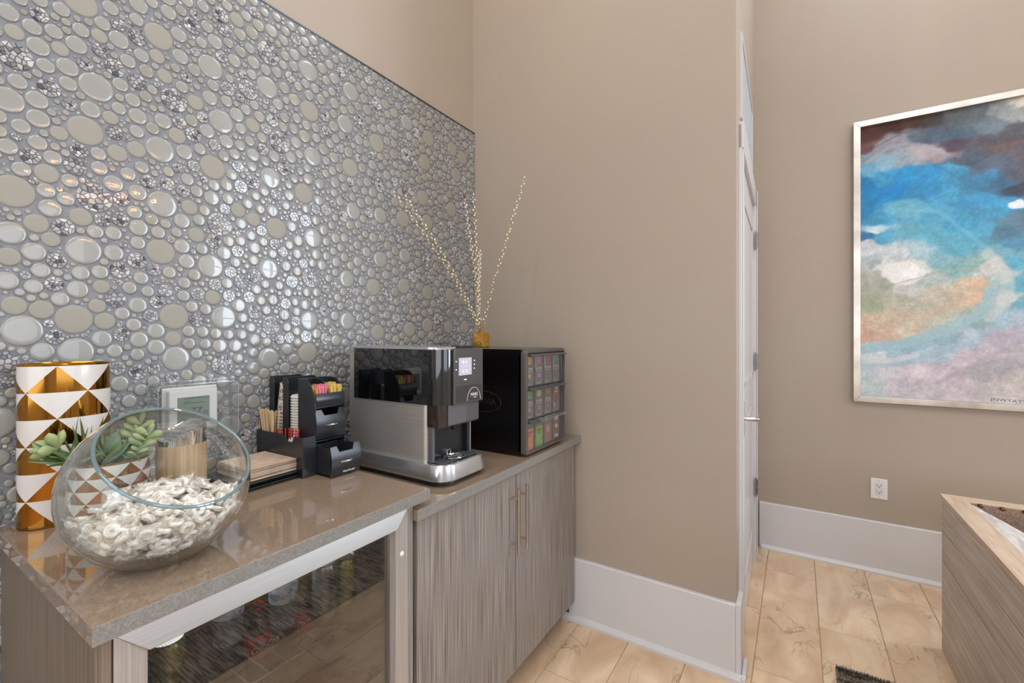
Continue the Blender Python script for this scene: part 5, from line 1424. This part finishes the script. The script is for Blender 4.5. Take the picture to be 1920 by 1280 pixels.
# ------------------------------------------------------------------ hammered gold vase with willow
vx, vy, vzz = -1.243, 1.680, Z1 + 0.0003
t = thing('gold_vase', 'small faceted hammered-gold vase standing on the sachet dispenser', 'vase', (vx, vy, vzz))
hx = lambda r, z, a0=0.25: [(vx + r * math.cos(a0 + 2 * PI * k / 6), vy + r * math.sin(a0 + 2 * PI * k / 6), z) for k in range(6)]
MB().loft([hx(0.040, vzz), hx(0.042, vzz + 0.003), hx(0.042, vzz + 0.066), hx(0.040, vzz + 0.068), hx(0.036, vzz + 0.067), hx(0.036, vzz + 0.012)]).build('vase_body', M['gold_hammer'], t)
tips = [(735, 357, 1.93, 0.9), (757, 364, 1.90, 0.5), (871, 372, 2.12, 0.2), (888, 362, 2.17, -0.1), (900, 470, 2.10, 0.0), (985, 330, 2.10, -0.35)]
desc = ['willow branch reaching farthest left across the mosaic', 'willow branch leaning left, second from the left', 'upright willow branch before the mosaic with a dark forked tip', 'upright willow branch closest to the room corner', 'short central willow branch in the gold vase', 'willow branch curving right in front of the beige wall']
rw = random.Random(12)
for i, (u, v, d_, bend) in enumerate(tips):
    tip = at(u, v, d_); root = Vector((vx + 0.012 * math.cos(i), vy + 0.012 * math.sin(i), vzz + 0.014))
    mid = root + Vector((0, 0, 0.12)) + (tip - root) * Vector((0.05, 0.05, 0)).x
    N_ = 26; pts = []
    horiz = (tip - root); horiz.z = 0
    for k in range(N_ + 1):
        q = k / N_
        p = root + horiz * (q ** 1.25) + Vector((0, 0, (tip.z - root.z) * (q ** 0.93)))
        p += Vector((rw.uniform(-1, 1), rw.uniform(-1, 1), 0)) * 0.0018
        if i == 5: p += Vector((0.02, 0.0, 0)) * math.sin(PI * q) * 0.8
        pts.append(p)
    pts[-1] = tip
    st_ = MB().tube(pts, [0.0024 - 0.0012 * k / N_ for k in range(N_ + 1)], 7).build('willow_branch', M['stem'], smooth=True, org=root)
    tag(st_, desc[i] + ', with pale catkins', 'branch', 'willow branches in the gold vase')
    mb = MB(); nb = int(len(pts) * 1.75)
    for b in range(nb):
        q = 0.10 + 0.9 * b / nb; f = q * N_; k = min(int(f), N_ - 1); p = pts[k].lerp(pts[k + 1], f - k); dr_ = (pts[k + 1] - pts[k]).normalized()
        a = b * 2.4; u_ = dr_.cross(Vector((0.3, 0.2, 1))).normalized(); v_ = dr_.cross(u_)
        sd = u_ * math.cos(a) + v_ * math.sin(a); c0 = p + sd * 0.0018; dd = (dr_ * 0.9 + sd * 0.45).normalized(); L = rw.uniform(0.010, 0.014)
        mb.tube([c0, c0 + dd * L * 0.3, c0 + dd * L * 0.65, c0 + dd * L], [0.0012, 0.0040, 0.0036, 0.0008], 6)
    mb.build('catkins', M['catkin'], st_, smooth=True, kind='stuff', label='pale silky catkins')
    if i in (1, 2):
        mb = MB()
        for k in range(2): mb.tube([tip, tip + Vector((0.0, 0.006 * (-1) ** k, 0.012)), tip + Vector((0.002, 0.012 * (-1) ** k, 0.022))], [0.002, 0.003, 0.0006], 6)
        mb.build('dark_bud', mat('dark_bud', '55483a', 0.8), st_, smooth=True)

# ------------------------------------------------------------------ outlet
t = thing('wall_outlet', 'white double socket plate on the beige wall above the baseboard', 'outlet', (0.393, FY, 0.421))
FO = FY - 0.006
box('cover_plate', 0.355, 0.431, FO, FY - 0.0003, 0.421, 0.537, M['white'], t, bevel=0.002)
soc = box('socket_block', 0.376, 0.410, FO - 0.002, FO, 0.445, 0.513, mat('outlet_white', 'd8d5d3', 0.35), t, bevel=0.0012)
mb = MB()
for z in (0.495, 0.461):
    mb.box(0.3835, 0.3855, FO - 0.0024, FO - 0.002, z, z + 0.008); mb.box(0.3995, 0.4015, FO - 0.0024, FO - 0.002, z + 0.001, z + 0.008)
    mb.prism([(0.393 + 0.0028 * math.cos(2 * PI * k / 12), z - 0.005 + 0.0028 * math.sin(2 * PI * k / 12)) for k in range(12)], 'y', FO - 0.0024, FO - 0.002)
mb.build('slots', M['print_dark'], soc)
mb = MB()
for z in (0.431, 0.527): mb.prism([(0.393 + 0.0026 * math.cos(2 * PI * k / 12), z + 0.0026 * math.sin(2 * PI * k / 12)) for k in range(12)], 'y', FO - 0.0008, FO)
mb.build('screw', M['silver'], t)

# ------------------------------------------------------------------ framed painting
px0, px1, pz0, pz1 = 0.2735, 1.42, 0.9735, 2.583
t = thing('framed_painting', 'tall abstract watercolour of blue, brown and cream swirls in a champagne metal frame', 'picture', (0.85, FY, pz0))
fw, fd = 0.033, 0.040; Y0, Y1 = FY - fd, FY - 0.001
for nm, poly in (('frame_rail', [(px0, pz1), (px1, pz1), (px1 - fw, pz1 - fw), (px0 + fw, pz1 - fw)]), ('frame_rail', [(px0, pz0), (px1, pz0), (px1 - fw, pz0 + fw), (px0 + fw, pz0 + fw)]),
                 ('frame_stile', [(px0, pz0), (px0 + fw, pz0 + fw), (px0 + fw, pz1 - fw), (px0, pz1)]), ('frame_stile', [(px1, pz0), (px1 - fw, pz0 + fw), (px1 - fw, pz1 - fw), (px1, pz1)])):
    MB().prism(poly, 'y', Y0, Y1).build(nm, M['frame_metal'], t, bevel=0.0012)
CP = """130 200 5a3430,130 250 6b4a45,200 170 4a2c28,300 140 523530,400 130 48403f,480 110 5a6468,560 100 5f6f78,640 90 8f9a9e,690 72 d5d3c8,705 108 9aa0a0,600 150 6a7f8c,680 180 5a5d68,500 180 4a6478,400 190 4c5f75,330 200 5d6d80,260 210 8a8894,180 250 8f8f9c,130 290 7f98a8,350 255 a8a0a8,420 260 9a9098,300 280 8fa3b0,200 300 7fb0c8,480 230 54485a,560 220 5b5a68,640 240 6a5a60,700 270 64606c,520 290 4f5f74,600 320 5a6880,690 350 5c6070,690 400 404a60,640 380 3f7095,560 370 3a87b5,480 330 3a9acc,400 340 2a95d5,300 340 1b8fd0,200 340 2f95cf,130 330 62a8cc,120 380 1a80c8,250 400 1585cf,350 400 2a8ecb,450 420 3b9ccc,560 440 3596cc,650 450 3a9cd0,120 470 1f86c6,180 500 3a9acc,280 470 5cb0cf,400 500 4aa5cc,500 520 3c9cc8,600 480 3f95c0,620 560 50809a,680 520 5a7f98,690 600 4f8fb5,560 560 46a0c8,160 555 b8dbe4,130 575 2f78b0,200 580 4aa0c8,300 560 5fb0cc,400 580 58b0ce,500 600 58aecb,150 620 c2cbcf,250 640 bcc8cc,350 630 9fc0cc,450 650 7fb5c2,520 690 84b4b8,580 660 8fb8b8,610 690 c8c8c4,650 640 6fb0c8,690 680 58b0d0,680 760 5cacc8,690 830 6aa8c0,130 670 a8b4b8,200 700 d8dcd8,270 710 e2e2dc,340 700 d5d8d4,300 755 c4c6c2,400 720 aab8b4,130 720 b0b0a4,180 760 a4aa98,150 820 a0ac8e,250 800 b0b29e,330 820 b8b8a6,420 780 c0b8a4,500 780 c9b59c,580 750 d8b898,560 800 d4b094,480 840 c8b8a0,380 870 c6b8a2,280 870 c4b49c,180 900 cdb49a,130 940 d0a890,220 950 d2b49c,330 930 cdbfa8,430 900 bfc0ae,520 870 a8b8b0,600 800 96b8bc,620 740 a8c4c8,640 820 b8c4c8,560 900 8fb0b8,450 950 90b4c0,350 975 8fb4c4,250 985 98bccb,140 990 9cc4d4,180 1020 c8d0d4,280 1030 a8bcc8,400 1010 a4bccc,520 950 a8bccc,640 890 a0c0d4,690 900 a8b8c8,130 1060 bcccd4,230 1070 c4c4cc,330 1080 c8bcc4,450 1060 c0b4c0,560 1020 bcb0bc,660 960 b0a8b8,150 1140 b4c4c4,260 1130 c4bcc4,380 1130 bcb4b8,480 1130 c4b8c0,560 1090 a8a4a8,620 1060 a8a4ac,690 1010 b4b0b8,600 1140 beb6b4,690 1120 c4bcb8,680 1180 c8c0bc"""
NX, NZ = 230, 330
ax_, bx_ = px0 + fw, px1 - fw; az_, bz_ = pz0 + fw, pz1 - fw
gx = np.linspace(ax_, bx_, NX); gz = np.linspace(az_, bz_, NZ)
XX, ZZ = np.meshgrid(gx, gz)


def to_st(cx_, cy_):
    s = (cx_ - 105) / 604; tp = 170 - 112 * s; bt = 1168 + 32 * s
    return s * 0.652, (cy_ - tp) / (bt - tp) * (bz_ - az_)


pc_ = []; pcol = []
for e in CP.replace('\n', '').split(','):
    a, b, c = e.split(); s_, q_ = to_st(float(a), float(b)); pc_.append((s_, q_)); pcol.append([int(c[i:i + 2], 16) / 255 for i in (0, 2, 4)])
# beyond the visible strip the picture carries on in the same hues
for s_, q_, c in ((0.9, 0.05, 'c9c6bc'), (0.8, 0.3, '5a5a66'), (0.95, 0.5, '4f6f8a'), (0.85, 0.75, '5aa8c8'), (1.0, 0.9, '88b4c0'), (0.85, 1.1, 'a8b0bc'), (1.0, 1.3, 'c4b8b8'), (0.8, 1.45, 'c4bcb8')):
    pc_.append((s_, q_)); pcol.append([int(c[i:i + 2], 16) / 255 for i in (0, 2, 4)])
pc_ = np.array(pc_); pcol = np.array(pcol)


def vnoise(X, Y, sc, seed):
    r = np.random.RandomState(seed); n = 64; T = r.rand(n, n)
    x = X * sc; y = Y * sc; xi = np.floor(x).astype(int); yi = np.floor(y).astype(int); fx = x - xi; fy = y - yi
    fx = fx * fx * (3 - 2 * fx); fy = fy * fy * (3 - 2 * fy)
    g = lambda i, j: T[(xi + i) % n, (yi + j) % n]
    return (g(0, 0) * (1 - fx) + g(1, 0) * fx) * (1 - fy) + (g(0, 1) * (1 - fx) + g(1, 1) * fx) * fy - 0.5


S_ = XX - ax_; Q_ = bz_ - ZZ
S2_ = S_ + 0.045 * vnoise(S_, Q_, 9, 1) + 0.022 * vnoise(S_, Q_, 24, 2) + 0.010 * vnoise(S_, Q_, 60, 3)
Q2_ = Q_ + 0.045 * vnoise(S_, Q_, 9, 4) + 0.022 * vnoise(S_, Q_, 24, 5) + 0.010 * vnoise(S_, Q_, 60, 6)
num = np.zeros((NZ, NX, 3)); den = np.zeros((NZ, NX))
for (a, b), c in zip(pc_, pcol):
    dd = (S2_ - a) ** 2 * 0.55 + (Q2_ - b) ** 2 * 1.5 + 2e-5; wgt = dd ** -3.2
    num += wgt[..., None] * c; den += wgt
img = num / den[..., None]
img *= (1 + 0.10 * vnoise(S_, Q_, 40, 7) + 0.10 * vnoise(S_, Q_, 120, 8) + 0.10 * vnoise(S_, Q_, 15, 9))[..., None]


def blob(cx_, cy_, rx, ry, rot, col, alpha, soft=0.12):
    a, b = to_st(cx_, cy_); x = S2_ - a; y = Q2_ - b; c, s = math.cos(rot), math.sin(rot)
    e = np.sqrt(((x * c + y * s) / rx) ** 2 + ((-x * s + y * c) / ry) ** 2)
    al = np.clip((1 - e) / soft, 0, 1) * alpha
    cc_ = np.array([int(col[i:i + 2], 16) / 255 for i in (0, 2, 4)])
    img[:] = img * (1 - al[..., None]) + cc_ * al[..., None]


blob(265, 712, 0.105, 0.052, 0.05, 'e4e5e0', 0.75); blob(310, 700, 0.045, 0.020, 0, 'f0f0ea', 0.7)
blob(690, 452, 0.035, 0.022, 0.6, 'eef3f4', 0.9, 0.2); blob(360, 255, 0.085, 0.035, 0.1, 'ada4aa', 0.5); blob(165, 556, 0.025, 0.014, 0.2, 'cfe6ec', 0.8)


def stroke(pp, width, col, alpha, soft=0.5):
    P_ = [to_st(a, b) for a, b in pp]; dm = np.full(S2_.shape, 9.0)
    for (ax0, ay0), (ax1, ay1) in zip(P_, P_[1:]):
        vx_, vy_ = ax1 - ax0, ay1 - ay0; tt = np.clip(((S3_ - ax0) * vx_ + (Q3_ - ay0) * vy_) / (vx_ * vx_ + vy_ * vy_), 0, 1)
        dm = np.minimum(dm, np.hypot(S3_ - ax0 - tt * vx_, Q3_ - ay0 - tt * vy_))
    al = np.clip((1 - dm / width) / soft, 0, 1) * alpha
    cc_ = np.array([int(col[i:i + 2], 16) / 255 for i in (0, 2, 4)])
    img[:] = img * (1 - al[..., None]) + cc_ * al[..., None]


S3_ = S_ + (S2_ - S_) * 0.35; Q3_ = Q_ + (Q2_ - Q_) * 0.35
g_ = img.mean(2, keepdims=True); img[:] = g_ + (img - g_) * 0.80      # washes are thin
stroke([(590, 640), (640, 700), (655, 760), (640, 830), (590, 880)], 0.028, 'c6cdca', 0.55, 0.3)
stroke([(605, 770), (590, 830), (540, 880), (450, 920), (360, 950), (260, 980), (110, 995)], 0.030, '9dbcc4', 0.8, 0.25)
stroke([(110, 1030), (250, 1035), (330, 1015)], 0.022, 'd0d6d8', 0.6, 0.4)
stroke([(120, 770), (260, 745), (420, 700), (560, 700), (600, 740)], 0.006, 'a3a79a', 0.5, 0.5)
stroke([(130, 300), (220, 245), (290, 225), (380, 232), (450, 265)], 0.012, 'a9a7b0', 0.5, 0.4)
stroke([(110, 265), (200, 225), (270, 185), (400, 160)], 0.006, '5c5560', 0.5, 0.4)
stroke([(380, 290), (450, 330), (520, 380), (620, 415), (709, 420)], 0.010, '4a6078', 0.22, 0.9)
stroke([(410, 1120), (520, 1060), (620, 1010), (709, 965)], 0.016, '9f9ba4', 0.4, 0.6)
stroke([(130, 1060), (300, 1040), (450, 1000), (600, 930), (700, 880)], 0.012, '9db4c4', 0.45, 0.6)
stroke([(130, 410), (280, 390), (420, 330)], 0.02, '2b83c6', 0.4, 0.6)
stroke([(270, 470), (400, 480), (500, 540), (590, 620)], 0.014, '7fbcd4', 0.45, 0.6)
img *= (1 + 0.07 * vnoise(S_, Q_, 140, 12))[..., None]
img = np.clip(img * 1.03, 0.02, 1)
lin_ = np.where(img <= 0.04045, img / 12.92, ((img + 0.055) / 1.055) ** 2.4)
verts = np.stack([XX.ravel(), np.full(XX.size, Y1 - 0.012), ZZ.ravel()], 1) - np.array(ORG[t.name])
idx = np.arange(NX * NZ).reshape(NZ, NX)
fa = np.stack([idx[:-1, :-1], idx[:-1, 1:], idx[1:, 1:], idx[1:, :-1]], -1).reshape(-1, 4)
me = bpy.data.meshes.new('canvas'); me.from_pydata(verts.tolist(), [], fa.tolist())
ca_ = me.color_attributes.new('Col', 'FLOAT_COLOR', 'POINT'); ca_.data.foreach_set('color', np.concatenate([lin_.reshape(-1, 3), np.ones((NX * NZ, 1))], 1).ravel())
me.materials.append(vcol('watercolour_print', 0.6, bump=0.2, bscale=300, spec=0.3)); me.update()
o = bpy.data.objects.new('canvas', me); C.objects.link(o); o.parent = t
box('backing', ax_ - 0.01, bx_ + 0.01, Y1 - 0.011, Y1 - 0.002, az_ - 0.01, bz_ + 0.01, M['black_satin'], t)
text('signature', 'JNWYATT', 0.022, (0.905, Y1 - 0.0125, 1.022), (PI / 2, 0.05, 0), mat('pencil_grey', '6b6c70', 0.7), t, align='CENTER', ext=0.0001, squash=1.3, label='pencilled signature')

# ------------------------------------------------------------------ wooden bench box with upholstered inside
bx0, by1, bzt = 0.521, 2.637, 0.669
by0, bx1 = 0.6, 1.75
t = thing('wooden_bench', 'planked greyed-oak bench surround with pale pine cap and upholstered inside at right edge', 'bench', (1.1, 1.6, 0))
tc = 0.018; hz = (bzt - tc) / 5
for k in range(5):
    z0 = 0.0 + hz * k
    o = box('plank', bx0 + 0.004, bx0 + 0.032, by0, by1 - 0.012, z0 + (0.001 if k else 0), z0 + hz - 0.003, M['bench_side'], t, bevel=0.0015)
    for vtx in o.data.vertices: pass
    box('plank', bx0 + 0.034, bx1, by1 - 0.032, by1 - 0.012, z0 + (0.001 if k else 0), z0 + hz - 0.0015, M['bench_side'], t, bevel=0.0012)
cw = 0.074
MB().prism([(bx0, by0), (bx0 + cw, by0), (bx0 + cw, by1 - cw), (bx0, by1)], 'z', bzt - tc, bzt).build('cap_board', M['bench_top'], t, bevel=0.0015)
MB().prism([(bx0, by1), (bx0 + cw, by1 - cw), (bx1, by1 - cw), (bx1, by1)], 'z', bzt - tc, bzt).build('cap_board', M['bench_top_x'], t, bevel=0.0015)
# seat back upholstery: nailed brown fabric on the far side, hide roll on the near side
mb = MB(); yq = by1 - cw
prof = [(yq - 0.001, bzt - 0.004), (yq - 0.018, bzt - 0.006), (yq - 0.030, bzt - 0.020), (yq - 0.034, bzt - 0.05), (yq - 0.05, 0.45), (yq - 0.02, 0.36), (yq - 0.001, 0.36)]
mb.prism(prof, 'x', bx0 + cw + 0.002, bx1); mb.build('back_upholstery', M['brown_fabric'], t, smooth=True)
nail = MB().lathe([(0.010, 0), (0.0095, 0.003), (0.006, 0.006), (0.001, 0.0075)], 0, 0, 14)
me_n = bpy.data.meshes.new('nail'); me_n.from_pydata(nail.v, [], nail.f); me_n.materials.append(M['brass']); me_n.polygons.foreach_set('use_smooth', [True] * len(nail.f))
for k in range(14):
    o = bpy.data.objects.new('nail', me_n); C.objects.link(o); o.parent = t
    o.location = Vector((bx0 + cw + 0.030 + k * 0.062, yq - 0.016, bzt - 0.0058)) - ORG[t.name]; o.rotation_euler = (0.25, 0, 0)
mb = MB(); xq = bx0 + cw
ring = []
for k in range(40):
    y = by0 + 0.02 + (yq - 0.045 - by0) * k / 39; q = (yq - 0.03 - y)
    wv = 0.016 + 0.15 * min(1, max(0, q) / 0.55) ** 0.8
    ring.append([(xq + 0.002, y, bzt - 0.006), (xq + wv * 0.5, y, bzt - 0.004), (xq + wv * 0.85, y, bzt - 0.012), (xq + wv, y, bzt - 0.035), (xq + wv * 0.9, y, 0.5), (xq + 0.01, y, 0.40), (xq + 0.002, y, 0.42)])
mb.loft(ring); mb.build('hide_roll', M['hide'], t, smooth=True)
box('inner_core', bx0 + 0.033, bx0 + 0.04, by0, by1 - 0.033, 0.01, bzt - tc - 0.004, M['black_void'], t)
box('seat_cushion', xq + 0.09, bx1, by0 + 0.02, yq - 0.06, 0.30, 0.42, M['brown_fabric'], t, bevel=0.03)

# ------------------------------------------------------------------ rug
t = thing('rug', 'corner of a brown and cream striped pile rug on the tiled floor', 'rug', (0.7, 1.0, 0))
box('rug_base', 0.13, 0.50, 0.4, 2.245, 0.0005, 0.010, M['rug'], t, bevel=0.003)
r5 = random.Random(2); V = []; F = []
for k in range(15000):
    x = r5.uniform(0.132, 0.498); y = 2.243 - abs(r5.gauss(0, 0.22)); h = r5.uniform(0.010, 0.016); a = r5.uniform(0, 6.28); w2 = 0.0022
    b = len(V); V += [(x - w2 * math.cos(a), y - w2 * math.sin(a), 0.009), (x + w2 * math.cos(a), y + w2 * math.sin(a), 0.009), (x + r5.uniform(-.004, .004), y + r5.uniform(-.004, .004), 0.009 + h)]; F.append((b, b + 1, b + 2))
mb = MB(); mb.add(V, F); mb.build('pile', M['rug'], t, kind='stuff')

# ------------------------------------------------------------------ chandelier in the room behind the viewer
t = thing('chandelier', 'warm ring chandelier with many small bulbs hanging in the room', 'lamp', (2.0, 1.3, 2.55))
mb = MB(); cn = Vector((2.0, 1.3, 2.6))
for r_ in (0.32, 0.2): mb.tube([(cn.x + r_ * math.cos(2 * PI * k / 40), cn.y + r_ * math.sin(2 * PI * k / 40), cn.z) for k in range(41)], 0.008, 8)
mb.tube([(cn.x, cn.y, cn.z), (cn.x, cn.y, 4.6)], 0.006, 8)
for k in range(4): mb.tube([(cn.x + 0.32 * math.cos(PI * k / 2), cn.y + 0.32 * math.sin(PI * k / 2), cn.z), (cn.x, cn.y, cn.z + 0.3)], 0.003, 6)
mb.build('ring_frame', M['gold'], t, smooth=True)
mb = MB()
for r_, n in ((0.32, 26), (0.2, 16)):
    for k in range(n):
        a = 2 * PI * k / n; mb.lathe([(0.003, cn.z - 0.035), (0.009, cn.z - 0.028), (0.010, cn.z - 0.018), (0.004, cn.z - 0.008)], cn.x + r_ * math.cos(a), cn.y + r_ * math.sin(a), 8)
mb.build('bulbs', M['bulb'], t, smooth=True)
